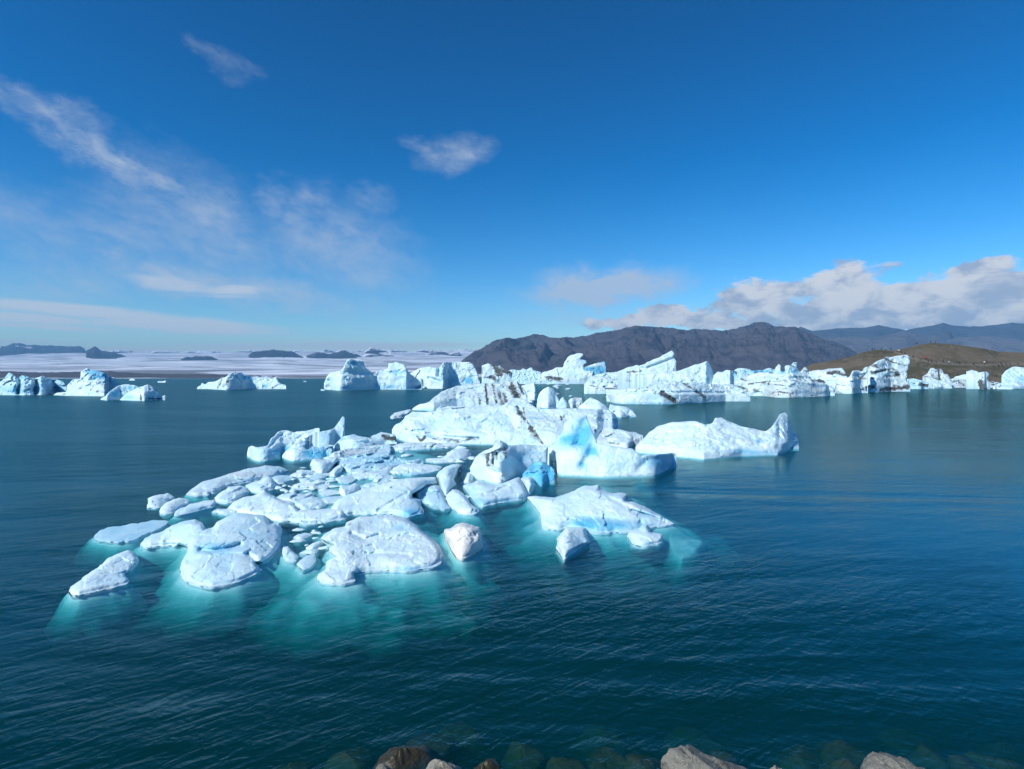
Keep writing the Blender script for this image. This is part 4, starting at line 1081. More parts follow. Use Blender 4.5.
# ================================================================== terrain
def ridge(name, pts, Dr, Df, mat, ybase=None, px_step=3, nw=26, seed=1, rough=.10, prof=1.25, gully=900., back=.5, snow=None, jag=.6, kind='structure', zf=-2.0, label=None, cat=None, group=None):
    """a range of slopes: ridge line at distance Dr, falling to its foot at Df and away behind"""
    p = np.asarray(pts, float)
    xs = np.arange(p[0, 0], p[-1, 0] + .1, px_step)
    ys = np.interp(xs, p[:, 0], p[:, 1]) + jag * fbm(xs * .13, seed, 0, seed, 4, .6)
    a, r = ray(xs, ys)
    zr = CAMH - Dr * r
    if ybase is not None:
        b = np.interp(xs, [q[0] for q in ybase], [q[1] for q in ybase]); _, rb = ray(xs, b)
        z0 = CAMH - Df * rb
    else:
        z0 = np.full(xs.shape, zf)
    wv = np.concatenate([np.linspace(0, 1, nw), 1 + np.linspace(.12, 1, 7) * back])
    V = []; T = []
    for w in wv:
        D = Df + (Dr - Df) * w
        X = D * a
        if w <= 1:
            hh = w ** prof
            z = z0 + (zr - z0) * hh
            n = fbm(X / gully + .35 * fbm(X / gully, D / gully, 2., seed + 4, 3), np.full(X.shape, D / gully / 2.6), 0, seed, 5, .55, ridge=True)
            z = z + (zr - z0) * rough * n * np.minimum(1, w * 4) * (1 - w ** 5) * .9
            # stay under the line of sight to the crest
            z = np.minimum(z, CAMH - D * (r + (1 - w) * .0004))
        else:
            z = z0 + (zr - z0) * (1 - ((w - 1) / back) ** 1.3 * .9)
        V.append(np.stack([X, np.full(X.shape, D), z], 1))
        t = np.zeros((len(xs), 3))
        if snow is not None:
            lo, hi, amt = snow
            t[:, 2] = np.clip((w if w <= 1 else 1) - lo, 0, 1) / (hi - lo) * amt
        T.append(t)
    m = len(xs); k = len(wv)
    V = np.concatenate(V); T = np.concatenate(T)
    j, i = np.meshgrid(np.arange(k - 1), np.arange(m - 1), indexing='ij')
    Q = np.stack([j * m + i, j * m + i + 1, (j + 1) * m + i + 1, (j + 1) * m + i], -1).reshape(-1, 4)
    o = link_mesh(name, V, Q, mat, tint=np.clip(T, 0, 1), origin=(float(V[:, 0].mean()), Df, 0))
    return tag(o, label, cat, group, kind)


M_MTN = mountain_material('basalt_slope', (0.066, 0.060, 0.072), (0.090, 0.078, 0.084), (0.030, 0.030, 0.040), 1 / 700)
M_MTN_PLAIN = mountain_material('outwash_plain', (0.20, 0.175, 0.145), (0.24, 0.21, 0.17), (0.14, 0.125, 0.11), 1 / 500)
M_MTN_FAR = mountain_material('far_slope', (0.06, 0.06, 0.068), (0.08, 0.078, 0.085), (0.045, 0.045, 0.055), 1 / 1200)
M_MTN_PALE = mountain_material('pale_slope', (0.12, 0.11, 0.115), (0.15, 0.135, 0.135), (0.085, 0.08, 0.085), 1 / 900)
M_NUN = mountain_material('nunatak_rock', (0.035, 0.04, 0.05), (0.05, 0.052, 0.06), (0.025, 0.028, 0.035), 1 / 900, snow=True)
M_MOR = mountain_material('dark_moraine', (0.085, 0.078, 0.078), (0.11, 0.10, 0.10), (0.05, 0.047, 0.047), 1 / 150)
M_GLAC = glacier_material()
M_HILL = moraine_material()

# glacier tongue rising to the ice cap
yy = np.array([378.4, 377.2, 375.5, 373.0, 369.5, 365.5, 361.5, 358.0, 355.2, 353.4, 352.6])
DD = np.array([2350, 2650, 3050, 3550, 4300, 5200, 6200, 7500, 9000, 10600, 12200.])
gxs = np.arange(-260, 760, 6.0)
DDf = np.exp(np.linspace(np.log(2350), np.log(12200), 60)); yf = np.interp(np.log(DDf), np.log(DD), yy)
V = []
for D, y in zip(DDf, yf):
    a, r = ray(gxs, np.full(gxs.shape, y))
    z = CAMH - D * r
    X = D * a
    z = z + (z + 6) * .16 * fbm(X / 900, np.full(X.shape, D / 900), 0, 5, 4)
    if D == DDf[0]:
        z[:] = -3
    V.append(np.stack([X, np.full(X.shape, D), z], 1))
m = len(gxs); k = len(V); V = np.concatenate(V)
j, i = np.meshgrid(np.arange(k - 1), np.arange(m - 1), indexing='ij')
Q = np.stack([j * m + i, j * m + i + 1, (j + 1) * m + i + 1, (j + 1) * m + i], -1).reshape(-1, 4)
tag(link_mesh('glacier', V, Q, M_GLAC, origin=(0, 2350, 0)), kind='structure')

# plain that carries everything beyond the lagoon on the right
Vp = []
for D, z in ((1900, -3), (2300, 2), (4000, 20), (9000, 60), (12200, 90)):
    a, _ = ray(np.linspace(440, 1500, 40), np.full(40, 377.))
    Vp.append(np.stack([a * D, np.full(40, float(D)), np.full(40, float(z))], 1))
Vp = np.concatenate(Vp); j, i = np.meshgrid(np.arange(4), np.arange(39), indexing='ij')
Q = np.stack([j * 40 + i, j * 40 + i + 1, (j + 1) * 40 + i + 1, (j + 1) * 40 + i], -1).reshape(-1, 4)
tag(link_mesh('outwash_plain', Vp, Q, M_MTN_PLAIN, origin=(0, 1900, 0)), kind='structure')

ridge('moraine_ridge', [(-60,372),(0,371),(40,372.5),(70,372),(100,370.5),(140,373.4),(180,374),(215,374.2),(250,375.6),(300,376.8),(340,377.6)], 2900, 2360, M_MOR, seed=3, gully=160, jag=.8)
ridge('mountain_ridge', [(440,377),(455,366),(470,354.4),(495,340.5),(507,337.4),(516,339),(535,334),(546,336),(556,338),(582,336.7),(597,333),(617,330),(635,325.7),(648,326.5),(663,327),(686,330),(693,329),(724,330.5),(744,326.7),(754.5,322.3),(765,322),(777,326.7),(795,326.7),(809,333),(823,339),(840.6,343.4),(849,348),(857,353),(880,366),(910,376)],
      5600, 3300, M_MTN, seed=12, px_step=1.2, nw=90, gully=360, rough=.40, prof=1.1, jag=1.4, zf=18)
ridge('mountain_ridge', [(790,335),(800,326.7),(812,331),(821,330),(840,328.2),(855,327.6),(864,327.8),(879,325),(891,327.8),(906,330),(918,327.8),(931.6,325.6),(943.5,322.7),(952,325.3),(969,326.6),(984,326),(1013,322.7),(1024,323.6),(1060,325),(1120,330),(1200,338)],
      8000, 6600, M_MTN_FAR, seed=21, px_step=2, nw=30, gully=900, rough=.25, zf=60)
ridge('mountain_ridge', [(800,350),(815,341),(825,337.5),(850,337),(880,336.5),(893,334),(905,330.5),(915,333),(928,336),(960,337),(990,336),(1024,340),(1080,341),(1200,350)],
      6500, 4900, M_MTN_PALE, seed=25, px_step=2, nw=30, gully=700, rough=.22, zf=40)
ridge('mountain_peak', [(926,347),(932,342),(938,335),(944,332.3),(950,332.5),(955,338),(958,345)], 6350, 5900, M_MTN_FAR, seed=27, px_step=1, nw=14, gully=400, zf=45)  # peak under cloud shadow; the darker rock colour stands for that shade
ridge('mountain_ridge', [(-60,350),(60,349),(100,351.5),(120,350),(140,352.2),(160,350.2),(180,351.6),(200,350.4),(230,352),(262,350),(285,351.5),(300,350),(315,351.2),(330,349.6),(360,351),(380,349.2),(398,350.3),(412,351.5),(424,349.2),(445,350.4),(465,349),(480,350),(520,354)], 11700, 10600, M_NUN, ybase=[(-60,361),(520,361)], seed=47, px_step=.7, jag=1.6, rough=.3, nw=14, gully=420, snow=(.15,.9,.62))
# nunataks and mountains standing out of the ice cap
ice_y = [(-60, 356), (100, 360.5), (250, 358), (480, 358.5)]
ridge('mountain_ridge', [(-60,350),(-20,347.5),(0,347),(10,344.5),(18.7,342.5),(27,345),(45,345.5),(80,346),(84,348),(87,353)], 10400, 9300, M_NUN, ybase=[(-60, 358.0),(90, 358.0)], seed=31, px_step=.7, jag=1.3, rough=.3, nw=16, gully=500, snow=(.0,.5,.22))
ridge('mountain_ridge', [(86,351),(90,348.7),(95,346.3),(102,351),(112,352),(125,355.7),(140,359.5),(146,361)], 8300, 7400, M_NUN, ybase=[(86, 357.5),(100, 360.5),(146, 365.5)], seed=33, px_step=.7, jag=1.3, rough=.3, nw=16, gully=600, snow=(.0,.5,.1))
ridge('mountain_ridge', [(165,362),(177,360.6),(185,357.2),(207,356),(220,359.6),(228,362)], 7000, 6300, M_NUN, ybase=[(160, 367.0),(230, 367.0)], seed=35, px_step=.7, jag=1.3, rough=.3, nw=14, gully=600)
ridge('mountain_ridge', [(247,358),(249,355),(254,351.6),(273,349.8),(293.5,351.6),(304,357.6)], 8000, 7100, M_NUN, ybase=[(240, 363.3),(305, 363.5)], seed=37, px_step=.7, jag=1.3, rough=.3, nw=16, gully=600)
ridge('mountain_ridge', [(303,358),(308,354.5),(319,351.4),(328,354),(344,350.1),(362,356.7),(366,358)], 8300, 7400, M_NUN, ybase=[(300, 363.5),(366, 363.5)], seed=39, px_step=.7, jag=1.3, rough=.3, nw=18, gully=500, snow=(.3,.9,.45))
ridge('mountain_ridge', [(361,357),(363,354),(369.7,347.1),(382,349),(395,352.9),(408,357.5),(412,359)], 8700, 7800, M_NUN, ybase=[(358, 363.5),(412, 363.5)], seed=41, px_step=.7, jag=1.3, rough=.3, nw=18, gully=500, snow=(.1,.8,.52))
ridge('mountain_ridge', [(419,358),(423,355.4),(430.6,350.6),(448,352.9),(458.5,351.4),(464,356.7),(470,359)], 9200, 8200, M_NUN, ybase=[(415, 363.5),(470, 363.5)], seed=43, px_step=.7, jag=1.3, rough=.3, nw=18, gully=500, snow=(.2,.8,.48))

# ------------------------------------------------------------------ the brown moraine hill with its footpath
HX = np.array([770, 805, 812, 830, 851, 863.5, 872, 880, 892.5, 906, 918, 931.6, 952, 969, 986, 998, 1024, 1100, 1240.])
HY = np.array([377, 367.5, 363.6, 361, 356.6, 352.2, 350.3, 349.6, 350.6, 348.2, 344.8, 343, 344, 346.5, 349, 351.6, 352.5, 353, 356.])
HD0, HD1 = 332.0, 378.0
ppath = np.array([(895, 352), (905, 356), (918, 359.5), (935, 363), (958, 364.5), (985, 365), (1005, 364), (1030, 364), (1100, 366)])


def hill_grid(xs, ws):
    ys = np.interp(xs, HX, HY)
    rows = []
    for w in ws:
        D = HD0 + (HD1 - HD0) * w
        a, r = ray(xs, ys + .35 * fbm(xs * .2, 1, 0, 77, 3))
        zr = CAMH - HD1 * r
        X = D * a
        if w <= 1:
            z = -1.5 + (zr + 1.5) * (w ** .92)
            z = z + .9 * fbm(X / 22, np.full(X.shape, D / 22), 0, 71, 5, .55) * min(1, w * 5) * (1 - w ** 6) * 1.6
            z = np.minimum(z, CAMH - D * (r + (1 - w) * .004))
        else:
            z = zr - (zr + 4) * ((w - 1) / 1.0) ** 1.4
        rows.append(np.stack([X, np.full(X.shape, D), z], 1))
    return np.array(rows)


hxs = np.arange(770, 1240.1, 1.5)
hws = np.concatenate([np.linspace(0, 1, 70), 1 + np.linspace(.06, 1, 9)])
HG = hill_grid(hxs, hws)
k, m = HG.shape[:2]
V = HG.reshape(-1, 3)
px_ = W / 2 + F * (V[:, 0] / V[:, 1]); py_ = 377 + F * (CAMH - V[:, 2]) / V[:, 1]
d, _, _ = seg_dist(px_, py_, ppath[:-1], ppath[1:])
tint = np.zeros((len(V), 3)); tint[:, 0] = np.clip(1.4 - d / 1.1, 0, 1) * .7 * (V[:, 1] < HD1)
j, i = np.meshgrid(np.arange(k - 1), np.arange(m - 1), indexing='ij')
Q = np.stack([j * m + i, j * m + i + 1, (j + 1) * m + i + 1, (j + 1) * m + i], -1).reshape(-1, 4)
tag(link_mesh('moraine_hill', V, Q, M_HILL, tint=tint, origin=(float(V[:, 0].mean()), HD0, 0)), kind='structure')


def on_hill(px, py):
    """where the line of sight through a pixel meets the hillside"""
    col = int(np.clip(round((px - 770) / 1.5), 0, len(hxs) - 1))
    prof = HG[:70, col]
    a, r = ray(px, py)
    zs = CAMH - prof[:, 1] * float(r)
    hit = np.nonzero(prof[:, 2] >= zs)[0]
    q = prof[hit[0]] if len(hit) else prof[69]
    return float(q[1] * float(a)), float(q[1]), float(q[2])


# ------------------------------------------------------------------ people on the hill
SKIN = plain_material('skin', (0.45, 0.30, 0.23)); HAIR = plain_material('dark_hair', (0.03, 0.022, 0.018))
TROUSER = plain_material('dark_trousers', (0.03, 0.033, 0.045))
CLOTH = {'dark': plain_material('dark_jacket', (0.025, 0.027, 0.035)), 'white': plain_material('white_jacket', (0.78, 0.78, 0.76)),
         'red': plain_material('red_jacket', (0.55, 0.03, 0.03)), 'blue': plain_material('blue_jacket', (0.05, 0.10, 0.30)),
         'grey': plain_material('grey_jacket', (0.18, 0.18, 0.19)), 'tan': plain_material('tan_jacket', (0.42, 0.33, 0.22))}


def person_mesh(pose):
    st = .16 if pose else .07
    J = [(0, 0, .95), (0, .01, 1.2), (0, .0, 1.42), (0, -.01, 1.52), (0, -.02, 1.64), (0, -.02, 1.74),
         (.10, 0, .9), (.11, -st, .5), (.12, -st + .03, .09), (.12, -st - .12, .04),
         (-.10, 0, .9), (-.11, st * .5, .5), (-.12, st, .09), (-.12, st - .14, .04),
         (.19, 0, 1.40), (.25, .03, 1.12), (.24, -.10, .88), (.24, -.15, .80),
         (-.19, 0, 1.40), (-.25, .03, 1.12), (-.25, -.06 if pose else .0, .88), (-.25, -.10 if pose else -.02, .79)]
    E = [(0, 1), (1, 2), (2, 3), (3, 4), (4, 5), (0, 6), (6, 7), (7, 8), (8, 9), (0, 10), (10, 11), (11, 12), (12, 13),
         (2, 14), (14, 15), (15, 16), (16, 17), (2, 18), (18, 19), (19, 20), (20, 21)]
    R = [.15, .15, .14, .06, .10, .085, .10, .075, .05, .045, .10, .075, .05, .045, .075, .058, .045, .04, .075, .058, .045, .04]
    me = bpy.data.meshes.new('person'); me.from_pydata(J, E, [])
    o = bpy.data.objects.new('person', me); COL.objects.link(o)
    sk = o.modifiers.new('Skin', 'SKIN'); sk.use_smooth_shade = True
    for v, rr in zip(me.skin_vertices[0].data, R):
        v.radius = (rr, rr * .8)
    me.skin_vertices[0].data[0].use_root = True
    ss = o.modifiers.new('Sub', 'SUBSURF'); ss.levels = 1; ss.render_levels = 1
    bpy.context.view_layer.update()
    dg = bpy.context.evaluated_depsgraph_get()
    out = bpy.data.meshes.new_from_object(o.evaluated_get(dg))
    bpy.data.objects.remove(o); bpy.data.meshes.remove(me)
    out.materials.clear()
    for mt in (CLOTH['dark'], TROUSER, SKIN, HAIR):
        out.materials.append(mt)
    for p in out.polygons:
        c = p.center
        if c.z > 1.53:
            p.material_index = 3 if (c.z > 1.70 or c.y > .0) else 2
        elif c.z < .90 and abs(c.x) < .19:
            p.material_index = 1
        elif c.z < .84:
            p.material_index = 2
        p.use_smooth = True
    out.name = 'person'
    return out


BODY = [person_mesh(0), person_mesh(1)]
VAR = {}
for cname, mt in CLOTH.items():
    for q in (0, 1):
        me = BODY[q].copy(); me.materials[0] = mt; VAR[cname, q] = me
folk = [  # photo position of the feet, clothing, words
    (867.0, 351.4, 'dark', 'leftmost dark figure on the low west shoulder of the hill'),
    (872.3, 350.8, 'dark', 'dark figure second from the left on the west shoulder of the hill'),
    (874.6, 350.6, 'dark', 'dark figure close beside another, third from the left on the west shoulder'),
    (881.3, 349.9, 'blue', 'person in blue next to the white-clad one on the west shoulder'),
    (885.8, 349.6, 'white', 'person in white on the west shoulder crest of the hill'),
    (891.2, 350.2, 'dark', 'dark figure just right of the white-clad person on the west shoulder'),
    (897.2, 352.4, 'tan', 'person in a pale tan jacket where the path leaves the shoulder'),
    (898.9, 352.8, 'white', 'person in white where the path starts down from the shoulder'),
    (901.2, 353.6, 'dark', 'dark figure just below the white-clad one at the top of the path'),
    (904.9, 354.6, 'dark', 'dark figure alone on the upper path right of the tall gravel-streaked berg'),
    (913.0, 358.8, 'dark', 'dark figure on the path left of the red jackets'),
    (916.5, 344.9, 'dark', 'lone dark figure left on the summit ridge of the hill'),
    (930.6, 343.4, 'dark', 'left one of the two people standing on the summit of the hill'),
    (935.4, 343.2, 'red', 'right one of the two people on the summit, with a reddish jacket'),
    (921.0, 359.8, 'tan', 'person in tan beside the red jackets on the path'),
    (925.0, 359.8, 'red', 'person in a bright red jacket on the path, left of two in red'),
    (926.6, 360.0, 'red', 'person in a bright red jacket on the path, right of two in red'),
    (928.0, 362.6, 'dark', 'dark figure just below the red jackets'),
    (931.2, 362.9, 'dark', 'second dark figure below the red jackets'),
    (936.2, 363.4, 'dark', 'dark figure on the path midway, above the cleft berg'),
    (943.4, 362.4, 'dark', 'dark figure slightly uphill of the path above the cleft berg'),
    (949.0, 364.0, 'white', 'person in white on the middle of the path'),
    (956.8, 363.6, 'dark', 'dark figure right of the white-clad walker on the middle path'),
    (959.5, 364.9, 'dark', 'dark figure at the middle path, nearer the shore than its neighbour'),
    (973.5, 365.2, 'dark', 'dark figure standing alone right of the middle of the path'),
    (984.3, 364.6, 'white', 'person in a pale jacket on the right part of the path'),
    (987.0, 364.3, 'dark', 'dark figure right beside the pale-jacketed person on the path'),
    (993.4, 367.5, 'grey', 'person in grey stepping down from the right part of the path'),
    (998.6, 367.0, 'dark', 'dark figure at the left of the right-hand crowd on the path'),
    (1000.9, 364.5, 'dark', 'dark figure uphill in the right-hand crowd on the path'),
    (1002.4, 366.8, 'dark', 'dark figure in the middle of the right-hand crowd, nearer the shore'),
    (1006.0, 365.4, 'dark', 'dark figure at the right of the right-hand crowd on the path'),
    (1010.2, 365.2, 'blue', 'person in blue right of the crowd on the path'),
    (1017.8, 365.2, 'dark', 'rightmost dark figure on the path'),
    (958.0, 376.8, 'dark', 'dark figure down by the shore behind the sloping white berg'),
    (996.4, 376.9, 'dark', 'dark figure at the shore left of the rounded berg at the right edge'),
]
for n_, (px, py, cname, words_) in enumerate(folk):
    o = bpy.data.objects.new('person', VAR[cname, n_ % 2]); COL.objects.link(o)
    x, y, z = on_hill(px, py)
    o.location = (x, y, z - .05)
    o.rotation_euler = (0, 0, random.uniform(0, 6.28))
    s = random.uniform(1.02, 1.12); o.scale = (s * 1.15, s * 1.15, s)
    tag(o, words_, 'person', 'sightseers on the brown hill')

# ================================================================== shore in the foreground
def boulder(label, px, py, wpx, ztop, depth=.9, mat=None, seed=0, asym=0., lowz=-.9, ys=1.0, sharp=1.0, name='boulder', cat='boulder'):
    """one rock whose top shows at (px, py)"""
    a, r = ray(px, py)
    D = (CAMH - ztop) / float(r); X = D * float(a)
    wid = wpx * math.hypot(D, CAMH) / F * .5
    nu, nv = 56, 36
    th = np.pi * np.arange(nv + 1) / nv; ph = 2 * np.pi * np.arange(nu) / nu
    T_, P_ = np.meshgrid(th, ph, indexing='ij')
    V = np.stack([np.sin(T_) * np.cos(P_), np.sin(T_) * np.sin(P_), np.cos(T_)], -1).reshape(-1, 3)
    # planes of broken rock
    rg = np.random.default_rng(seed)
    rad = np.full(len(V), 1.0)
    for _ in range(26):
        n = rg.normal(size=3); n /= np.linalg.norm(n)
        dcut = rg.uniform(.66, .93)
        dd = V @ n
        rad = np.where(dd > 1e-3, np.minimum(rad, dcut / np.maximum(dd, 1e-3)), rad)
    rad = rad * (1 + .10 * fbm(V[:, 0] * 1.7, V[:, 1] * 1.7, V[:, 2] * 1.7, seed, 4) + .055 * fbm(V[:, 0] * 5, V[:, 1] * 5, V[:, 2] * 5, seed + 1, 5, .62, ridge=True))
    V = V * rad[:, None]
    V[:, 0] += asym * (V[:, 2] - V[:, 2].max()) * -.5
    hgt = (ztop - lowz)
    top = V[:, 2].max(); bot = V[:, 2].min()
    V[:, 2] = lowz + (V[:, 2] - bot) / (top - bot) * hgt
    V[:, 0] = V[:, 0] * wid; V[:, 1] = V[:, 1] * wid * ys
    tip = V[np.argmax(V[:, 2])]
    V[:, 0] += X - tip[0]; V[:, 1] += D - tip[1]
    idx = lambda j, i: j * nu + i % nu
    fs = [(idx(j, i), idx(j + 1, i), idx(j + 1, i + 1), idx(j, i + 1)) for j in range(nv) for i in range(nu)]
    o = link_mesh(name, V, fs, mat, origin=(float(V[:, 0].mean()), float(V[:, 1].mean()), lowz))
    tag(o, label, cat)
    return o


boulder('grey pointed boulder at the bottom edge, largest of the dry rocks', 674, 748, 80, .75, mat=M_ROCK, seed=5, asym=.9, lowz=-.7)
boulder('grey ridged slab leaning on the right of the pointed boulder', 696, 752, 64, .60, mat=M_ROCK, seed=19, asym=1.2, lowz=-.7)
boulder('pale grey boulder with a rounded left end at the bottom right', 890, 756, 72, .60, mat=M_ROCK, seed=8, asym=1.0, lowz=-.7)
boulder('small pale stone showing its top between the two grey boulders', 775, 764.5, 30, .40, mat=M_ROCK_PALE, seed=14, lowz=-.5)
boulder('whitish stone left of the cream stone at the bottom edge', 384, 764, 40, .45, mat=M_ROCK, seed=23, lowz=-.6)
boulder('cream stone at the bottom edge right of the algae-covered rock', 434, 766.5, 42, .45, mat=M_ROCK_PALE, seed=28, lowz=-.6)
boulder('brown algae-covered rock breaking the surface at the bottom edge', 401, 748, 60, .16, mat=M_ROCK_WET, seed=33, lowz=-.8)
boulder('dark wet rock just awash right of the cream stone', 487, 761, 46, .10, mat=M_ROCK_WET, seed=37, lowz=-.8)
boulder('dark wet rock right of the algae-covered one', 437, 754, 56, -.15, mat=M_ROCK_WET, seed=41, lowz=-.9)
sunk = [(345, 752, 66, -.22), (290, 762, 66, -.3), (455, 730, 56, -.38), (520, 744, 54, -.3), (560, 757, 66, -.25), (610, 747, 54, -.28), (640, 760, 48, -.2), (725, 755, 56, -.25),
        (800, 748, 60, -.3), (838, 741, 76, -.26), (850, 763, 56, -.18), (925, 747, 62, -.3), (960, 755, 66, -.25), (1005, 760, 66, -.25), (700, 733, 66, -.5), (600, 728, 66, -.5), (1000, 741, 60, -.45), (900, 730, 66, -.5)]
SW = ['left of the algae-covered rock', 'farthest left along the bottom', 'above the algae-covered rock, in deeper water', 'above the dark wet rock', 'right of the dark wet rock',
      'midway between the wet rock and the pointed boulder', 'touching the left foot of the pointed boulder', 'right of the grey ridged slab', 'above the small pale stone', 'behind the boulder with the rounded end, upper left of it',
      'at the left foot of the boulder with the rounded end', 'above the right end of the bottom-right boulder', 'right of the bottom-right boulder', 'in the bottom right corner', 'deep down behind the pointed boulder',
      'deep down left of the pointed boulder', 'deep down near the right edge', 'deep down above the bottom-right boulder']
for n_, ((px, py, wp, zt), words_) in enumerate(zip(sunk, SW)):
    boulder('brown sunken rock ' + words_, px, py, wp, zt, mat=M_ROCK_SUB, seed=60 + n_, lowz=zt - 1.0, name='sunken_rock', cat='rock')

# lake bed: one sheet, sloping up to the bank the camera stands on
Yb = np.array([-12, -2, 0, 3, 5, 6.5, 7.6, 8.6, 10, 12, 15, 20, 40, 300, 2600.])
Zb = np.array([4.2, 4.0, 3.9, 2.9, 1.5, .5, -.25, -.8, -1.6, -2.8, -4.5, -7, -11, -13, -13.])
ff = np.concatenate([np.linspace(-12, 24, 90), np.geomspace(26, 2600, 24)])
xx = np.concatenate([-np.geomspace(4000, 34, 14), np.linspace(-30, 30, 120), np.geomspace(34, 4000, 14)])
gx_, gy_ = np.meshgrid(xx, ff)
gz_ = np.interp(gy_, Yb, Zb) + np.where(gy_ < 40, .22 * fbm(gx_ * .9, gy_ * .9, 0, 91, 4), 0) - 0.15
k, m = gx_.shape
j, i = np.meshgrid(np.arange(k - 1), np.arange(m - 1), indexing='ij')
Q = np.stack([j * m + i, j * m + i + 1, (j + 1) * m + i + 1, (j + 1) * m + i], -1).reshape(-1, 4)
tag(link_mesh('lake_bed', np.stack([gx_, gy_, gz_], -1).reshape(-1, 3), Q, M_BED, origin=(0, 0, 0)), kind='structure')


def closed_box(name, lo, hi, mat):
    (x0, y0, z0), (x1, y1, z1) = lo, hi
    V = [(x0, y0, z0), (x1, y0, z0), (x1, y1, z0), (x0, y1, z0), (x0, y0, z1), (x1, y0, z1), (x1, y1, z1), (x0, y1, z1)]
    Fc = [(0, 3, 2, 1), (4, 5, 6, 7), (0, 1, 5, 4), (1, 2, 6, 5), (2, 3, 7, 6), (3, 0, 4, 7)]
    return link_mesh(name, V, Fc, mat, origin=(0, 0, z1 if name == 'water' else z0), smooth=False)


tag(closed_box('water', (-4500, -12.5, -16), (4500, 2700, 0), water_material()), kind='structure')

# ------------------------------------------------------------------ air
m_, N, L = new_mat('haze_air')
pv = N.new('ShaderNodeVolumePrincipled')
pv.inputs['Color'].default_value = (0.27, 0.62, 1.0, 1); pv.inputs['Density'].default_value = HAZE
pv.inputs['Anisotropy'].default_value = 0.0
out = N.new('ShaderNodeOutputMaterial'); L.new(pv.outputs[0], out.inputs['Volume'])
tag(closed_box('haze', (-20000, -400, -18), (20000, 14000, 740), m_), kind='stuff')

# ================================================================== light and sky
SUN_EL, SUN_AZ = 40.0, -126.0          # degrees; azimuth clockwise from the view direction (sun behind and left)
az, el = math.radians(SUN_AZ), math.radians(SUN_EL)
sun_dir = Vector((math.sin(az) * math.cos(el), math.cos(az) * math.cos(el), math.sin(el)))
sl = bpy.data.lights.new('sun', 'SUN'); sl.energy = SUN_E; sl.angle = math.radians(.5); sl.color = (1.0, .98, .925)
so = bpy.data.objects.new('sun', sl); COL.objects.link(so)
so.rotation_euler = (-sun_dir).to_track_quat('-Z', 'Y').to_euler(); so.location = (0, 0, 60)

world = bpy.data.worlds.new('World'); SC.world = world; world.use_nodes = True
N, L = world.node_tree.nodes, world.node_tree.links
N.clear()
sky = N.new('ShaderNodeTexSky'); sky.sky_type = 'NISHITA'; sky.sun_disc = False
sky.sun_elevation = el; sky.sun_rotation = math.radians(SUN_AZ % 360)
sky.altitude = 0; sky.air_density = 1.0; sky.dust_density = 0.15; sky.ozone_density = 3.5
hs = N.new('ShaderNodeHueSaturation'); hs.inputs['Saturation'].default_value = SKY_SAT; hs.inputs['Hue'].default_value = SKY_HUE
gmn = N.new('ShaderNodeGamma'); gmn.inputs['Gamma'].default_value = SKY_GAMMA; L.new(sky.outputs[0], gmn.inputs['Color']); L.new(gmn.outputs[0], hs.inputs['Color'])
bg = N.new('ShaderNodeBackground'); bg.inputs['Strength'].default_value = SKY_S; L.new(hs.outputs[0], bg.inputs['Color'])

dirv = N.new('ShaderNodeTexCoord').outputs['Generated']
sx = N.new('ShaderNodeSeparateXYZ'); L.new(dirv, sx.inputs[0])
azn = math_node(N, L, 'MULTIPLY', math_node(N, L, 'ARCTAN2', sx.outputs[0], sx.outputs[1]), 180 / math.pi)
eln = math_node(N, L, 'MULTIPLY', math_node(N, L, 'ARCSINE', sx.outputs[2]), 180 / math.pi)
cmb = N.new('ShaderNodeCombineXYZ'); L.new(azn, cmb.inputs[0]); L.new(eln, cmb.inputs[1])
wtex = N.new('ShaderNodeTexNoise'); wtex.inputs['Scale'].default_value = 1.0; wtex.inputs['Detail'].default_value = 7; wtex.inputs['Roughness'].default_value = .68
L.new(mapping(N, L, cmb.outputs[0], (.20, .34, 1), (0, 0, math.radians(10))), wtex.inputs['Vector'])
wsep = N.new('ShaderNodeSeparateColor'); L.new(wtex.outputs['Color'], wsep.inputs[0])
azn = math_node(N, L, 'ADD', azn, math_node(N, L, 'MULTIPLY', math_node(N, L, 'SUBTRACT', wsep.outputs[0], .5), 8.0))
eln_w = math_node(N, L, 'ADD', eln, math_node(N, L, 'MULTIPLY', math_node(N, L, 'SUBTRACT', wsep.outputs[1], .5), 4.5))


def azel(px, py):
    a, r = ray(px, py)
    return math.degrees(math.atan2(float(a), 1)), math.degrees(math.atan2(-float(r), math.hypot(float(a), 1)))


def cloud_field(items, off):
    tot = None
    for (px, py, rx, ry, rot, A) in items:
        u0, v0 = azel(px, py)
        k = math.degrees(1 / F) * math.cos(math.radians(u0)) ** 1.5
        rx_, ry_ = rx * k, ry * k
        c, s = math.cos(math.radians(rot)), math.sin(math.radians(rot))
        du = math_node(N, L, 'SUBTRACT', azn, u0); dv = math_node(N, L, 'SUBTRACT', eln_w if off else eln, v0)
        p = math_node(N, L, 'ADD', math_node(N, L, 'MULTIPLY', du, c / rx_), math_node(N, L, 'MULTIPLY', dv, s / rx_))
        q = math_node(N, L, 'ADD', math_node(N, L, 'MULTIPLY', du, -s / ry_), math_node(N, L, 'MULTIPLY', dv, c / ry_))
        e = math_node(N, L, 'EXPONENT', math_node(N, L, 'MULTIPLY', math_node(N, L, 'ADD', math_node(N, L, 'MULTIPLY', p, p), math_node(N, L, 'MULTIPLY', q, q)), -1.0))
        g = math_node(N, L, 'MULTIPLY', e, A)
        tot = g if tot is None else math_node(N, L, 'MAXIMUM', tot, g)
    return tot


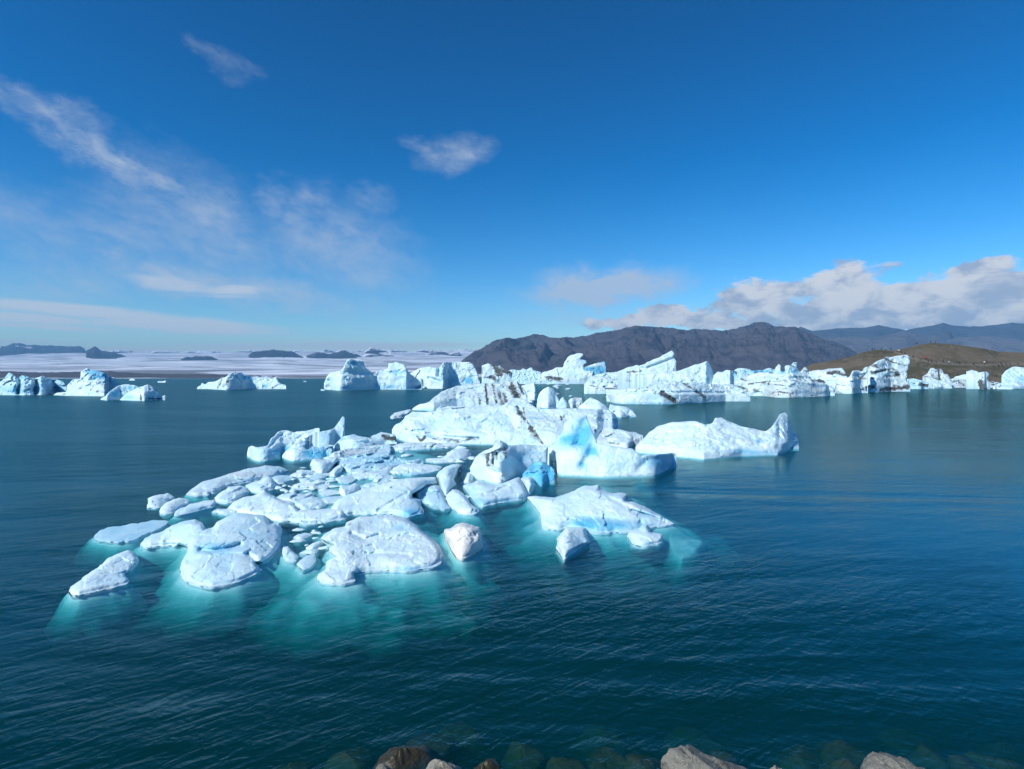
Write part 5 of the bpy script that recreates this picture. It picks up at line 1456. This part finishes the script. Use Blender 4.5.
# wisps: thin, veil-like; heaps: dense with a shaded base
WISPS = [(50, 108, 42, 16, -8, .62), (66, 132, 36, 13, -50, .65), (110, 160, 62, 17, -26, .82), (160, 182, 40, 13, -28, .7), (205, 225, 88, 44, -30, .62), (150, 238, 90, 34, -12, .52),
         (305, 210, 24, 22, 60, .56), (275, 200, 20, 18, -40, .5), (340, 250, 78, 40, -16, .64), (428, 152, 22, 8, -14, .45), (456, 156, 32, 13, 12, .6), (365, 200, 28, 10, 0, .36),
         (212, 55, 22, 9, -30, .24), (236, 70, 28, 12, -10, .26), (245, 288, 130, 17, -6, .75), (190, 280, 100, 18, -3, .85), (40, 230, 60, 34, -20, .5),
         (600, 287, 60, 15, 4, 1.9), (680, 282, 18, 8, 15, .5), (580, 318, 70, 9, 0, .5), (60, 285, 90, 26, 0, .5)]
SHEETS = [(80, 312, 120, 10, -3, .82), (180, 325, 110, 11, -2, .85), (60, 328, 100, 5, -1, .6), (340, 346, 140, 7, 0, .62), (430, 345, 90, 5, 1, .5), (140, 350, 120, 5, 0, .6), (20, 341, 70, 4, 0, .5), (250, 347, 110, 5, 0, .6), (230, 296, 50, 4, 2, .4), (165, 283, 60, 9, -4, .55), (235, 290, 46, 8, 4, .52), (30, 318, 90, 7, -2, .8)]
HEAPS = [(760, 300, 55, 22, 8, 1.0), (840, 285, 56, 26, 12, 1.0), (690, 317, 70, 13, 4, 1.05), (620, 320, 46, 8, 2, .9), (920, 297, 78, 24, 10, 1.0), (985, 288, 70, 24, 8, 1.0), (965, 270, 44, 12, 12, .7), (1030, 305, 70, 24, 0, 1.0),
         (870, 312, 140, 16, 0, 1.0), (880, 326, 170, 13, 0, 1.15), (1010, 322, 110, 16, 0, 1.15), (760, 328, 90, 8, 0, 1.0), (660, 312, 40, 12, 10, .8), (1090, 280, 80, 40, 0, 1.0), (790, 292, 40, 16, 16, .9), (730, 322, 80, 9, 0, .9)]
wnoise = noise_tex(N, L, mapping(N, L, cmb.outputs[0], (.30, .62, 1), (0, 0, math.radians(14))), 1.0, 9, .68, .25)
hnoise = noise_tex(N, L, mapping(N, L, cmb.outputs[0], (.22, .42, 1)), 1.0, 7, .58, .25)
hnoise2 = noise_tex(N, L, mapping(N, L, cmb.outputs[0], (.22, .42, 1)), 1.0, 7, .58, .25)
wf = cloud_field(WISPS, 1)
wc = math_node(N, L, 'MULTIPLY', wf, math_node(N, L, 'ADD', -.55, math_node(N, L, 'MULTIPLY', wnoise, 3.1)))
wcov = map_range(N, L, wc, .06, 1.15, 0, .80, False)
snoise = noise_tex(N, L, mapping(N, L, cmb.outputs[0], (.10, .9, 1)), 1.0, 6, .55, .4)
sf = cloud_field(SHEETS, 0)
scov = map_range(N, L, math_node(N, L, 'MULTIPLY', sf, math_node(N, L, 'ADD', .2, math_node(N, L, 'MULTIPLY', snoise, 1.8))), .22, .72, 0, .80, True)
hf = cloud_field(HEAPS, 1)
hc = math_node(N, L, 'MULTIPLY', hf, math_node(N, L, 'ADD', -.05, math_node(N, L, 'MULTIPLY', hnoise, 2.15)))
hcov = map_range(N, L, hc, .36, .62, 0, .95, True)
# sunlit puffs against greyer, thicker cloud
pv1 = N.new('ShaderNodeMapping'); pv1.inputs['Scale'].default_value = (.30, .52, 1); pv1.inputs['Location'].default_value = (3, 7, 0); L.new(cmb.outputs[0], pv1.inputs['Vector'])
puff = noise_tex(N, L, pv1.outputs[0], 1.0, 7, .6, .3)
lit = map_range(N, L, math_node(N, L, 'ADD', puff, math_node(N, L, 'MULTIPLY', math_node(N, L, 'SUBTRACT', eln, 5.0), .012)), .40, .62, 0, 1, True)
ccol = mixcol(N, L, lit, (.40, .47, .60), (.80, .80, .81))
wcol = (.52, .60, .72)
bw = N.new('ShaderNodeBackground'); bw.inputs['Color'].default_value = (*wcol, 1); bw.inputs['Strength'].default_value = 1
bs = N.new('ShaderNodeBackground'); bs.inputs['Color'].default_value = (.70, .74, .80, 1); bs.inputs['Strength'].default_value = 1
bh = N.new('ShaderNodeBackground'); L.new(ccol, bh.inputs['Color']); bh.inputs['Strength'].default_value = 1
cur = bg.outputs[0]
for cov, b_ in ((wcov, bw), (scov, bs), (hcov, bh)):
    mx = N.new('ShaderNodeMixShader'); L.new(cov, mx.inputs[0]); L.new(cur, mx.inputs[1]); L.new(b_.outputs[0], mx.inputs[2]); cur = mx.outputs[0]
wo = N.new('ShaderNodeOutputWorld'); L.new(cur, wo.inputs['Surface'])

# ================================================================== render settings
SC.view_settings.view_transform = 'Standard'; SC.view_settings.look = 'None'
SC.view_settings.exposure = EXPO; SC.view_settings.gamma = 1; SC.view_settings.use_curve_mapping = False
SC.render.engine = 'CYCLES'
cy = SC.cycles
cy.use_denoising = True
try:
    cy.denoiser = 'OPENIMAGEDENOISE'
except Exception:
    pass
cy.max_bounces = 6; cy.diffuse_bounces = 2; cy.glossy_bounces = 3; cy.transmission_bounces = 4; cy.transparent_max_bounces = 12; cy.volume_bounces = 0
cy.caustics_reflective = False; cy.caustics_refractive = False
cy.sample_clamp_indirect = 6
